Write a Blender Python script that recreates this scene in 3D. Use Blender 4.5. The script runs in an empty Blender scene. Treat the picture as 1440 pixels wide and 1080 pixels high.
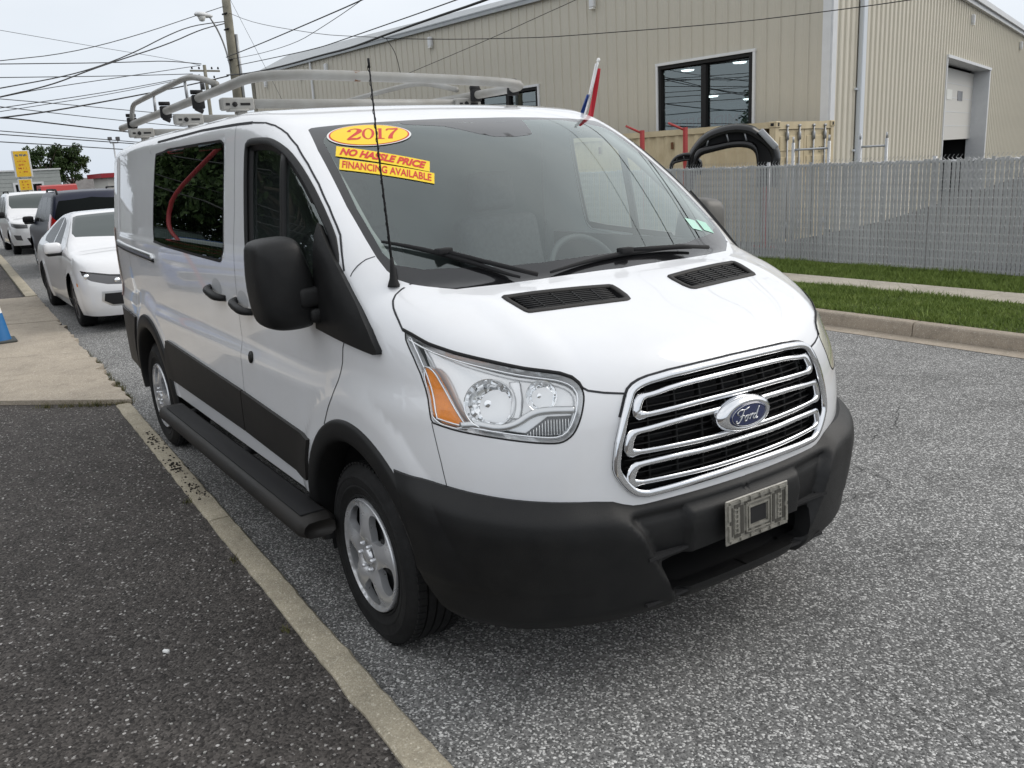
import bpy, bmesh, math, random
import numpy as np
from mathutils import Matrix, Vector
from mathutils.geometry import delaunay_2d_cdt
R = math.radians
random.seed(7); rng = np.random.default_rng(7)
SC = bpy.context.scene
COL = SC.collection
# ---------------------------------------------------------------- camera
cam_d = bpy.data.cameras.new("camera"); cam = bpy.data.objects.new("camera", cam_d); COL.objects.link(cam)
CAM = np.array([2.889, -2.179, 1.760])
def cam_axes(yaw=R(146.6046), pitch=R(-14.1041), roll=R(-3.1496)):
    fw = np.array([math.cos(pitch)*math.cos(yaw), math.cos(pitch)*math.sin(yaw), math.sin(pitch)])
    r = np.array([math.sin(yaw), -math.cos(yaw), 0.]); u = np.cross(r, fw)
    return math.cos(roll)*r+math.sin(roll)*u, -math.sin(roll)*r+math.cos(roll)*u, fw
_r, _u, _f = cam_axes()
cam.matrix_world = Matrix(((_r[0], _u[0], -_f[0], CAM[0]), (_r[1], _u[1], -_f[1], CAM[1]), (_r[2], _u[2], -_f[2], CAM[2]), (0, 0, 0, 1)))
cam_d.sensor_width = 36; cam_d.lens = 36*1236.53/1440; cam_d.clip_start = .05; cam_d.clip_end = 3000
SC.camera = cam
# ---------------------------------------------------------------- sky, sun, exposure
SUN_EL, SUN_AZ = 36., 70.         # the sun behind thin cloud; azimuth measured from +X towards +Y
w = bpy.data.worlds.new("World"); SC.world = w; w.use_nodes = True
nt = w.node_tree; nt.nodes.clear()
def N(t, typ, **kw):
    n = t.nodes.new(typ)
    for k, v in kw.items(): setattr(n, k, v)
    return n
def L(t, a, b): t.links.new(a, b)
out = N(nt, 'ShaderNodeOutputWorld'); bg = N(nt, 'ShaderNodeBackground'); sky = N(nt, 'ShaderNodeTexSky')
sky.sky_type = 'NISHITA'; sky.sun_disc = False; sky.sun_elevation = R(SUN_EL); sky.sun_rotation = R(90-SUN_AZ)
sky.air_density = 1.0; sky.dust_density = 3.0; sky.ozone_density = 1.0
tc = N(nt, 'ShaderNodeTexCoord'); mp = N(nt, 'ShaderNodeMapping'); mp.inputs['Scale'].default_value = (1, 1, 3.2)
n1 = N(nt, 'ShaderNodeTexNoise'); n1.inputs['Scale'].default_value = 1.6; n1.inputs['Detail'].default_value = 5; n1.inputs['Roughness'].default_value = .5
cr = N(nt, 'ShaderNodeValToRGB')
cr.color_ramp.elements[0].position = .32; cr.color_ramp.elements[0].color = (6.6, 6.9, 7.25, 1)
cr.color_ramp.elements[1].position = .62; cr.color_ramp.elements[1].color = (8.3, 8.45, 8.65, 1)
# cloud deck: a touch darker and bluer towards the horizon, brighter overhead
sep = N(nt, 'ShaderNodeSeparateXYZ'); rz = N(nt, 'ShaderNodeMapRange')
rz.inputs['From Min'].default_value = 0.0; rz.inputs['From Max'].default_value = .30; rz.inputs['To Min'].default_value = .0; rz.inputs['To Max'].default_value = 1.
hz = N(nt, 'ShaderNodeMix', data_type='RGBA'); hz.inputs['A'].default_value = (5.5, 6.05, 6.75, 1)
mx = N(nt, 'ShaderNodeMix', data_type='RGBA'); mx.inputs['Factor'].default_value = .93
L(nt, tc.outputs['Generated'], mp.inputs['Vector']); L(nt, mp.outputs['Vector'], n1.inputs['Vector']); L(nt, n1.outputs['Fac'], cr.inputs['Fac'])
L(nt, tc.outputs['Generated'], sep.inputs[0]); L(nt, sep.outputs['Z'], rz.inputs['Value']); L(nt, rz.outputs['Result'], hz.inputs['Factor'])
L(nt, cr.outputs['Color'], hz.inputs['B'])
L(nt, sky.outputs['Color'], mx.inputs['A']); L(nt, hz.outputs['Result'], mx.inputs['B'])
L(nt, mx.outputs['Result'], bg.inputs['Color']); bg.inputs['Strength'].default_value = .10
L(nt, bg.outputs['Background'], out.inputs['Surface'])
sd = bpy.data.lights.new("sun", 'SUN'); sd.energy = 1.0; sd.angle = R(36); sd.color = (1, .95, .88)
sun = bpy.data.objects.new("sun", sd); COL.objects.link(sun)
_sv = Vector((math.cos(R(SUN_AZ))*math.cos(R(SUN_EL)), math.sin(R(SUN_AZ))*math.cos(R(SUN_EL)), math.sin(R(SUN_EL))))
sun.rotation_euler = _sv.to_track_quat('Z', 'Y').to_euler(); sun.location = (0, 0, 30)
SC.view_settings.view_transform = 'Standard'; SC.view_settings.look = 'None'; SC.view_settings.exposure = 0.44; SC.view_settings.gamma = 1
SC.view_settings.use_curve_mapping = False
SC.render.engine = 'CYCLES'
SC.cycles.max_bounces = 8; SC.cycles.transparent_max_bounces = 16; SC.cycles.caustics_reflective = False; SC.cycles.caustics_refractive = False
SC.cycles.use_denoising = True

# ================================================================ helpers
def meshobj(name, V, F, mat=None, parent=None, smooth=True, normals=None, loc=None):
    me = bpy.data.meshes.new(name)
    me.from_pydata([tuple(map(float, v)) for v in V], [], [tuple(int(i) for i in f) for f in F])
    if mat is not None: me.materials.append(mat)
    if smooth: me.polygons.foreach_set('use_smooth', np.ones(len(me.polygons), dtype=bool))
    me.update()
    if normals is not None:
        me.normals_split_custom_set_from_vertices([tuple(map(float, n)) for n in normals])
    o = bpy.data.objects.new(name, me); COL.objects.link(o)
    if parent is not None: o.parent = parent
    if loc is not None: o.location = loc
    return o
def edge_split(o, ang=35):
    """keep faces flatter than ang smooth and the other edges sharp"""
    me = o.data; me.set_sharp_from_angle(angle=R(ang)); return o
def thing(name, label, cat, loc=(0, 0, 0), rz=0., group=None):
    o = bpy.data.objects.new(name, None); COL.objects.link(o); o.empty_display_size = .2
    o.location = loc; o.rotation_euler = (0, 0, rz); o['label'] = label; o['category'] = cat
    if group: o['group'] = group
    return o
def tag(o, label, cat, group=None):
    o['label'] = label; o['category'] = cat
    if group: o['group'] = group
    return o
def struct(o): o['kind'] = 'structure'; return o
def clone(o, parent=None, loc=None, rot=None, scale=None):
    c = o.copy(); COL.objects.link(c); c.parent = parent
    if loc is not None: c.location = loc
    if rot is not None: c.rotation_euler = rot
    if scale is not None: c.scale = scale
    return c
def clone_tree(o, parent=None):
    c = o.copy(); COL.objects.link(c); c.parent = parent
    for ch in list(o.children): clone_tree(ch, c)
    return c
def comb(parts):
    V, F, k = [], [], 0
    for v, f in parts:
        v = np.asarray(v, float).reshape(-1, 3); V.append(v); F += [tuple(i+k for i in q) for q in f]; k += len(v)
    return np.concatenate(V), F
def box(c, s):
    c = np.array(c, float); h = np.array(s, float)/2
    V = [c+h*np.array(d) for d in ((-1,-1,-1),(1,-1,-1),(1,1,-1),(-1,1,-1),(-1,-1,1),(1,-1,1),(1,1,1),(-1,1,1))]
    return np.array(V), [(0,3,2,1),(4,5,6,7),(0,1,5,4),(1,2,6,5),(2,3,7,6),(3,0,4,7)]
def box2(a, b):
    a = np.array(a, float); b = np.array(b, float); return box((a+b)/2, b-a)
def bbox(c, s, b=.01, seg=2):
    bm = bmesh.new(); bmesh.ops.create_cube(bm, size=1)
    for v in bm.verts: v.co = Vector((v.co.x*s[0], v.co.y*s[1], v.co.z*s[2]))
    bmesh.ops.bevel(bm, geom=list(bm.edges), offset=b, segments=seg, affect='EDGES', profile=.5)
    bm.verts.ensure_lookup_table()
    for i, v in enumerate(bm.verts): v.index = i
    V = np.array([v.co[:] for v in bm.verts])+np.array(c, float); F = [tuple(v.index for v in f.verts) for f in bm.faces]; bm.free()
    return V, F
def tube(P, r, n=8, closed=False, caps=True, rad=None):
    P = np.array(P, float); m = len(P)
    T = np.zeros_like(P)
    if closed: T = np.roll(P, -1, 0)-np.roll(P, 1, 0)
    else: T[1:-1] = P[2:]-P[:-2]; T[0] = P[1]-P[0]; T[-1] = P[-1]-P[-2]
    T /= np.maximum(np.linalg.norm(T, axis=1, keepdims=True), 1e-9)
    up = np.array([0, 0, 1.]) if abs(T[0][2]) < .9 else np.array([1., 0, 0])
    A = np.cross(T[0], up); A /= np.linalg.norm(A)
    V = []
    for i in range(m):
        A = A-T[i]*(A@T[i]); A /= max(np.linalg.norm(A), 1e-9); B = np.cross(T[i], A)
        rr = (rad[i] if rad is not None else r)
        for k in range(n):
            t = 2*math.pi*k/n; V.append(P[i]+rr*(math.cos(t)*A+math.sin(t)*B))
    F = []
    for i in range(m if closed else m-1):
        j = (i+1) % m
        for k in range(n): F.append((i*n+k, i*n+(k+1) % n, j*n+(k+1) % n, j*n+k))
    if caps and not closed: F.append(tuple(range(n-1, -1, -1))); F.append(tuple(range((m-1)*n, m*n)))
    return np.array(V), F
def lathe(prof, n=32, axis='y', closed=False):
    """prof: list of (r, h); spun about the axis"""
    V, F = [], []; m = len(prof)
    for k in range(n):
        t = 2*math.pi*k/n
        for r, h in prof:
            c, s = r*math.cos(t), r*math.sin(t)
            V.append((c, h, s) if axis == 'y' else ((c, s, h) if axis == 'z' else (h, c, s)))
    for k in range(n):
        k2 = (k+1) % n
        for i in range(m if closed else m-1):
            j = (i+1) % m; F.append((k*m+i, k*m+j, k2*m+j, k2*m+i))
    return np.array(V), F
def prism(poly, h0, h1, plane='xz'):
    """extrude a 2-D polygon; plane xz -> thickness along y, xy -> z, yz -> x"""
    n = len(poly)
    def put(p, h): return {'xz': (p[0], h, p[1]), 'xy': (p[0], p[1], h), 'yz': (h, p[0], p[1])}[plane]
    V = [put(p, h0) for p in poly]+[put(p, h1) for p in poly]
    F = [tuple(range(n)), tuple(range(2*n-1, n-1, -1))]+[(i, i+n, (i+1) % n+n, (i+1) % n) for i in range(n)]
    return np.array(V), F
def pieces(name, vfs, mat, parent, smooth=True):
    return [meshobj(name, v, f, mat, parent, smooth=smooth) for v, f in vfs]
def xform(vf, M):
    v, f = vf; v = np.asarray(v, float); M = np.array(M)
    return v@M[:3, :3].T+M[:3, 3], f
def TR(t=(0, 0, 0), rz=0., ry=0., rx=0.):
    return Matrix.Translation(t)@Matrix.Rotation(rz, 4, 'Z')@Matrix.Rotation(ry, 4, 'Y')@Matrix.Rotation(rx, 4, 'X')
def smoothpoly(P, it=2, closed=True):
    P = np.array(P, float)
    for _ in range(it):
        if closed:
            Q = np.roll(P, -1, 0); P = np.stack([.75*P+.25*Q, .25*P+.75*Q], 1).reshape(-1, P.shape[1])
        else:
            a = .75*P[:-1]+.25*P[1:]; b = .25*P[:-1]+.75*P[1:]
            P = np.concatenate([P[:1], np.stack([a, b], 1).reshape(-1, P.shape[1])[1:-1], P[-1:]])
    return P
def resample(P, d, closed=False):
    P = np.array(P, float)
    if closed: P = np.concatenate([P, P[:1]])
    seg = np.linalg.norm(np.diff(P, axis=0), axis=1); L_ = np.concatenate([[0], np.cumsum(seg)])
    n = max(int(round(L_[-1]/d)), 2); t = np.linspace(0, L_[-1], n+1)
    Q = np.stack([np.interp(t, L_, P[:, k]) for k in range(P.shape[1])], 1)
    return Q[:-1] if closed else Q
def densify(P, d, closed=False):
    """add points on long segments, keep the corners"""
    P = [np.array(q, float) for q in P]; o = []
    m = len(P)
    for i in range(m if closed else m-1):
        a, b = P[i], P[(i+1) % m]; k = max(int(np.ceil(np.linalg.norm(b-a)/d)), 1)
        for j in range(k): o.append(a+(b-a)*j/k)
    if not closed: o.append(P[-1])
    return np.array(o)
def inpoly(pts, poly):
    x, y = pts[:, 0], pts[:, 1]; poly = np.asarray(poly, float); c = np.zeros(len(pts), bool)
    x0, y0 = poly[:, 0], poly[:, 1]; x1, y1 = np.roll(x0, -1), np.roll(y0, -1)
    for i in range(len(poly)):
        if y0[i] == y1[i]: continue
        hit = ((y0[i] > y) != (y1[i] > y)) & (x < (x1[i]-x0[i])*(y-y0[i])/(y1[i]-y0[i])+x0[i]); c ^= hit
    return c
def cdt(domain, lines, h, extra=None):
    """constrained triangulation of the domain polygon with inner constraint polylines [(pts, closed)]; returns pts, tris"""
    pts, edges = [], []
    def addline(P, closed):
        k = len(pts); n = len(P); pts.extend([tuple(map(float, q)) for q in P])
        edges.extend([(k+i, k+(i+1) % n) for i in range(n if closed else n-1)])
    D = densify(domain, h, True); addline(D, True)
    for P, c in lines: addline(densify(P, h, c), c)
    Bp = np.array(pts)
    lo, hi = D.min(0), D.max(0)
    gx = np.arange(lo[0]+h*.5, hi[0], h); gy = np.arange(lo[1]+h*.5, hi[1], h)
    G = np.stack(np.meshgrid(gx, gy), -1).reshape(-1, 2); G = G[inpoly(G, D)]
    # drop grid points that crowd the constraint points
    cell = {}
    for q in Bp: cell.setdefault((int(q[0]//h), int(q[1]//h)), []).append(q)
    keep = []
    for g in G:
        i, j = int(g[0]//h), int(g[1]//h); ok = True
        for di in (-1, 0, 1):
            for dj in (-1, 0, 1):
                for q in cell.get((i+di, j+dj), ()):
                    if (q[0]-g[0])**2+(q[1]-g[1])**2 < (.45*h)**2: ok = False
        if ok: keep.append(g)
    allp = [Vector(q) for q in pts]+[Vector((float(g[0]), float(g[1]))) for g in keep]
    r = delaunay_2d_cdt(allp, edges, [], 0, 1e-5)
    P = np.array([v[:] for v in r[0]]); T = [tuple(f) for f in r[2]]
    C_ = np.array([P[list(t)].mean(0) for t in T]); ok = inpoly(C_, D)
    T = [t for t, k in zip(T, ok) if k]
    return P, T, C_[ok]
def text_vf(s, size=1., bold=0., shear=0., space=1.):
    cu = bpy.data.curves.new('lettering', 'FONT'); cu.body = s; cu.size = size; cu.offset = bold; cu.shear = shear; cu.space_character = space
    cu.align_x = 'CENTER'; cu.align_y = 'CENTER'; cu.resolution_u = 3; cu.fill_mode = 'FRONT'
    o = bpy.data.objects.new('lettering', cu); COL.objects.link(o)
    dg = bpy.context.evaluated_depsgraph_get(); dg.update(); me = bpy.data.meshes.new_from_object(o.evaluated_get(dg))
    V = np.array([v.co[:] for v in me.vertices]); F = [tuple(p.vertices) for p in me.polygons]
    bpy.data.objects.remove(o); bpy.data.curves.remove(cu); bpy.data.meshes.remove(me)
    return V, F

# ================================================================ materials
def pmat(name, col, rough=.5, metal=0., coat=0., var=0., vscale=4., bump=0., bscale=60., spec=.5, dirt=None, coat_rough=.04, emit=None, detail=4):
    m = bpy.data.materials.new(name); m.use_nodes = True; t = m.node_tree; b = t.nodes['Principled BSDF']
    c = (*col, 1.)
    b.inputs['Base Color'].default_value = c; b.inputs['Roughness'].default_value = rough; b.inputs['Metallic'].default_value = metal
    b.inputs['Coat Weight'].default_value = coat; b.inputs['Coat Roughness'].default_value = coat_rough; b.inputs['Specular IOR Level'].default_value = spec
    tcn = N(t, 'ShaderNodeTexCoord')
    if var > 0 or dirt:
        no = N(t, 'ShaderNodeTexNoise'); no.inputs['Scale'].default_value = vscale; no.inputs['Detail'].default_value = detail; no.inputs['Roughness'].default_value = .6
        L(t, tcn.outputs['Object'], no.inputs['Vector'])
        mxn = N(t, 'ShaderNodeMix', data_type='RGBA'); rp = N(t, 'ShaderNodeMapRange'); rp.inputs['From Min'].default_value = .3; rp.inputs['From Max'].default_value = .7
        L(t, no.outputs['Fac'], rp.inputs['Value']); L(t, rp.outputs['Result'], mxn.inputs['Factor'])
        d = dirt if dirt else tuple(max(x*(1-var), 0) for x in col)
        u = col if dirt else tuple(min(x*(1+var), 1) for x in col)
        mxn.inputs['A'].default_value = (*d, 1); mxn.inputs['B'].default_value = (*u, 1); L(t, mxn.outputs['Result'], b.inputs['Base Color'])
        rr = N(t, 'ShaderNodeMapRange'); rr.inputs['To Min'].default_value = min(rough*1.2+.02, 1); rr.inputs['To Max'].default_value = rough*.85
        L(t, no.outputs['Fac'], rr.inputs['Value']); L(t, rr.outputs['Result'], b.inputs['Roughness'])
    if bump > 0:
        nb = N(t, 'ShaderNodeTexNoise'); nb.inputs['Scale'].default_value = bscale; nb.inputs['Detail'].default_value = 3
        L(t, tcn.outputs['Object'], nb.inputs['Vector']); bp = N(t, 'ShaderNodeBump'); bp.inputs['Strength'].default_value = bump; bp.inputs['Distance'].default_value = .01
        L(t, nb.outputs['Fac'], bp.inputs['Height']); L(t, bp.outputs['Normal'], b.inputs['Normal'])
    if emit: b.inputs['Emission Color'].default_value = (*emit[0], 1); b.inputs['Emission Strength'].default_value = emit[1]
    return m
def glassmat(name, tint=(.8, .88, .85), refl=.06, rough=.0, ior=1.5, mult=1.45):
    """a thin pane: tinted see-through plus a mirror reflection that grows at grazing angles"""
    m = bpy.data.materials.new(name); m.use_nodes = True; t = m.node_tree; t.nodes.clear()
    o = N(t, 'ShaderNodeOutputMaterial'); mixn = N(t, 'ShaderNodeMixShader'); tr = N(t, 'ShaderNodeBsdfTransparent'); gl = N(t, 'ShaderNodeBsdfGlossy')
    tr.inputs['Color'].default_value = (*tint, 1); gl.inputs['Roughness'].default_value = rough; gl.inputs['Color'].default_value = (.93, 1, .98, 1)
    fr = N(t, 'ShaderNodeFresnel'); ge = N(t, 'ShaderNodeNewGeometry'); io = N(t, 'ShaderNodeMapRange'); io.inputs['To Min'].default_value = ior; io.inputs['To Max'].default_value = 1/ior   # same reflectance from both faces of the pane
    L(t, ge.outputs['Backfacing'], io.inputs['Value']); L(t, io.outputs['Result'], fr.inputs['IOR'])
    ad = N(t, 'ShaderNodeMath', operation='MULTIPLY_ADD'); ad.inputs[1].default_value = mult; ad.inputs[2].default_value = refl; ad.use_clamp = True
    L(t, fr.outputs['Fac'], ad.inputs[0]); L(t, ad.outputs[0], mixn.inputs['Fac']); L(t, tr.outputs[0], mixn.inputs[1]); L(t, gl.outputs[0], mixn.inputs[2]); L(t, mixn.outputs[0], o.inputs['Surface'])
    return m
def aggregate(name, dark, light, stone, scale, frac, rough=.85, patch=.25, patch_scale=.5, tint=None, bump=.5, spread=1.):
    """asphalt or concrete seen close: small stones of different grey in a binder, with broad worn patches"""
    m = bpy.data.materials.new(name); m.use_nodes = True; t = m.node_tree; b = t.nodes['Principled BSDF']
    tcn = N(t, 'ShaderNodeTexCoord'); v = N(t, 'ShaderNodeTexVoronoi'); v.inputs['Scale'].default_value = scale; v.voronoi_dimensions = '3D'
    v2 = N(t, 'ShaderNodeTexVoronoi'); v2.inputs['Scale'].default_value = scale*.47
    L(t, tcn.outputs['Object'], v.inputs['Vector']); L(t, tcn.outputs['Object'], v2.inputs['Vector'])
    sx = N(t, 'ShaderNodeSeparateColor'); L(t, v.outputs['Color'], sx.inputs[0])
    s2 = N(t, 'ShaderNodeSeparateColor'); L(t, v2.outputs['Color'], s2.inputs[0])
    ramp = N(t, 'ShaderNodeValToRGB'); e = ramp.color_ramp.elements
    e[0].position = 0; e[0].color = (*dark, 1); e[1].position = 1-frac; e[1].color = (*light, 1)
    e3 = e.new(min(1-frac+.06, 1)); e3.color = (*stone, 1)
    L(t, sx.outputs[0], ramp.inputs['Fac'])
    # bigger pale stones now and then
    gt = N(t, 'ShaderNodeMath', operation='GREATER_THAN'); gt.inputs[1].default_value = 1-frac*.35; L(t, s2.outputs[0], gt.inputs[0])
    lt = N(t, 'ShaderNodeMath', operation='LESS_THAN'); lt.inputs[1].default_value = .38; L(t, v2.outputs['Distance'], lt.inputs[0])
    mu = N(t, 'ShaderNodeMath', operation='MULTIPLY'); L(t, gt.outputs[0], mu.inputs[0]); L(t, lt.outputs[0], mu.inputs[1])
    m1 = N(t, 'ShaderNodeMix', data_type='RGBA'); m1.inputs['B'].default_value = (*[min(x*1.25, .8) for x in stone], 1)
    L(t, mu.outputs[0], m1.inputs['Factor']); L(t, ramp.outputs['Color'], m1.inputs['A'])
    no = N(t, 'ShaderNodeTexNoise'); no.inputs['Scale'].default_value = patch_scale; no.inputs['Detail'].default_value = 6; no.inputs['Roughness'].default_value = .62
    L(t, tcn.outputs['Object'], no.inputs['Vector'])
    rp = N(t, 'ShaderNodeMapRange'); rp.inputs['From Min'].default_value = .3; rp.inputs['From Max'].default_value = .7; rp.inputs['To Min'].default_value = 1-patch; rp.inputs['To Max'].default_value = 1+patch
    L(t, no.outputs['Fac'], rp.inputs['Value'])
    nf = N(t, 'ShaderNodeTexNoise'); nf.inputs['Scale'].default_value = patch_scale*5.3; nf.inputs['Detail'].default_value = 8; nf.inputs['Roughness'].default_value = .7; L(t, tcn.outputs['Object'], nf.inputs['Vector'])
    rf = N(t, 'ShaderNodeMapRange'); rf.inputs['From Min'].default_value = .34; rf.inputs['From Max'].default_value = .52; rf.inputs['To Min'].default_value = 1-patch*1.3; rf.inputs['To Max'].default_value = 1.; L(t, nf.outputs['Fac'], rf.inputs['Value'])
    pm = N(t, 'ShaderNodeMath', operation='MULTIPLY'); L(t, rp.outputs['Result'], pm.inputs[0]); L(t, rf.outputs['Result'], pm.inputs[1])
    sc = N(t, 'ShaderNodeVectorMath', operation='SCALE'); L(t, m1.outputs['Result'], sc.inputs[0]); L(t, pm.outputs[0], sc.inputs['Scale'])
    L(t, sc.outputs['Vector'], b.inputs['Base Color']); b.inputs['Roughness'].default_value = rough; b.inputs['Specular IOR Level'].default_value = .35
    bp = N(t, 'ShaderNodeBump'); bp.inputs['Strength'].default_value = bump; bp.inputs['Distance'].default_value = .004; bp.invert = True
    L(t, v.outputs['Distance'], bp.inputs['Height']); L(t, bp.outputs['Normal'], b.inputs['Normal'])
    return m
M = {}
M['paint'] = pmat('white_paint', (.82, .83, .85), .30, coat=1., coat_rough=.02, dirt=(.785, .79, .80), vscale=5, detail=9)
M['sedan'] = pmat('white_car_paint', (.80, .80, .81), .3, coat=1.)
M['blue'] = pmat('dark_blue_car_paint', (.004, .007, .028), .4, coat=.12)
M['midblue'] = pmat('blue_car_paint', (.01, .05, .20), .3, coat=1.)
M['charcoal'] = pmat('charcoal_car_paint', (.03, .032, .036), .3, coat=1.)
M['red'] = pmat('red_paint', (.42, .03, .025), .4, coat=.3)
M['plastic'] = pmat('black_plastic', (.0055, .0058, .0065), .46, dirt=(.0105, .0105, .0105), vscale=11, bump=.16, bscale=520, spec=.34, detail=8)
M['worn_plastic'] = pmat('weathered_black_plastic', (.012, .0115, .011), .55, dirt=(.022, .0195, .017), vscale=3, bump=.08, bscale=700, spec=.4)
M['flare'] = pmat('black_trim_plastic', (.0055, .0057, .0063), .5, dirt=(.010, .010, .0098), vscale=6, bump=.08, bscale=700, spec=.34)
M['black'] = pmat('matt_black', (.008, .008, .009), .8)
M['gloss'] = pmat('gloss_black', (.01, .01, .011), .12, coat=.5)
M['rubber'] = pmat('tyre_rubber', (.010, .010, .0103), .7, var=.35, vscale=14, bump=.15, bscale=120, spec=.3)
M['alloy'] = pmat('silver_alloy', (.70, .71, .73), .27, metal=.7, var=.06, vscale=20)
M['darkalloy'] = pmat('dark_alloy', (.12, .12, .13), .35, metal=.8)
M['chrome'] = pmat('chrome', (.78, .79, .81), .08, metal=1.)
M['satin'] = pmat('satin_chrome', (.62, .63, .64), .28, metal=1.)
M['seam'] = pmat('panel_gap', (.035, .036, .04), .9)
M['rack'] = pmat('white_powder_coated_steel', (.34, .34, .325), .45, dirt=(.25, .24, .215), vscale=6, bump=.05, bscale=80)
M['grey_metal'] = pmat('grey_metal', (.33, .34, .35), .4, metal=.7, var=.1)
M['rust'] = pmat('rust', (.16, .07, .03), .9, var=.3, vscale=20)
M['ws'] = glassmat('windshield_glass', (.86, .94, .92), .06)
M['sideglass'] = glassmat('door_glass', (.80, .86, .84), .05)
M['privacy'] = glassmat('tinted_glass', (.10, .12, .115), .05)
M['lens'] = glassmat('headlight_lens', (.99, .99, .99), .0, mult=.75)
M['oldlens'] = pmat('yellowed_headlight_lens', (.60, .58, .46), .18, coat=1.)
M['carglass'] = pmat('dark_car_glass', (.010, .012, .012), .15, spec=.03)
M['carws'] = pmat('car_windshield_glass', (.055, .07, .068), .06, spec=.6)
M['amber'] = pmat('amber_reflector', (.95, .27, .012), .25, coat=.6, var=.12, vscale=60)
M['redlens'] = pmat('red_lamp_lens', (.45, .012, .012), .15, coat=1.)
M['bowl'] = pmat('headlight_reflector', (.92, .93, .94), .07, metal=1.)
M['bezel'] = pmat('headlight_bezel', (.88, .89, .90), .13, metal=.45, coat=.4)
M['smoke'] = pmat('smoked_lens', (.10, .10, .105), .25, coat=.6)
M['dash'] = pmat('dashboard_vinyl', (.06, .062, .065), .6, bump=.05, bscale=300)
M['seat'] = pmat('seat_cloth', (.07, .07, .075), .9, var=.2, vscale=40)
M['inner'] = pmat('interior_trim', (.30, .30, .29), .8)
M['partition'] = pmat('grey_steel_partition', (.13, .135, .135), .6, var=.1)
M['yellow'] = pmat('yellow_vinyl', (.90, .63, .012), .35)
M['redink'] = pmat('red_ink', (.62, .03, .02), .4)
M['whiteink'] = pmat('white_vinyl', (.8, .8, .78), .4)
M['fordblue'] = pmat('badge_blue', (.01, .02, .09), .15, coat=1.)
M['platefr'] = pmat('aged_clear_plastic', (.235, .225, .195), .35, var=.3, vscale=40, coat=.3)
# ================================================================ smooth body surfaces
def spl(xs, ys, n=4000):
    xs = np.array(xs, float); ys = np.array(ys, float); h = np.diff(xs); d = np.diff(ys)/h; m = np.zeros_like(xs)
    m[1:-1] = (d[:-1]*h[1:]+d[1:]*h[:-1])/(h[1:]+h[:-1]); m[0] = d[0]; m[-1] = d[-1]
    X = np.linspace(xs[0], xs[-1], n); i = np.clip(np.searchsorted(xs, X)-1, 0, len(h)-1); t = (X-xs[i])/h[i]; t2 = t*t; t3 = t2*t
    Y = (2*t3-3*t2+1)*ys[i]+(t3-2*t2+t)*h[i]*m[i]+(-2*t3+3*t2)*ys[i+1]+(t3-t2)*h[i]*m[i+1]
    def f(x):
        x = np.asarray(x, float); r = np.interp(x, X, Y)
        r = np.where(x < xs[0], ys[0]+(x-xs[0])*m[0], r); return np.where(x > xs[-1], ys[-1]+(x-xs[-1])*m[-1], r)
    return f
def smax(a, b, k):
    h = np.maximum(k-np.abs(a-b), 0)/k; return np.maximum(a, b)+h*h*h*k/6
def smin(a, b, k): return -smax(-a, -b, k)
def sst(x, a, b):
    t = np.clip((x-a)/(b-a), 0, 1); return t*t*(3-2*t)
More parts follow.
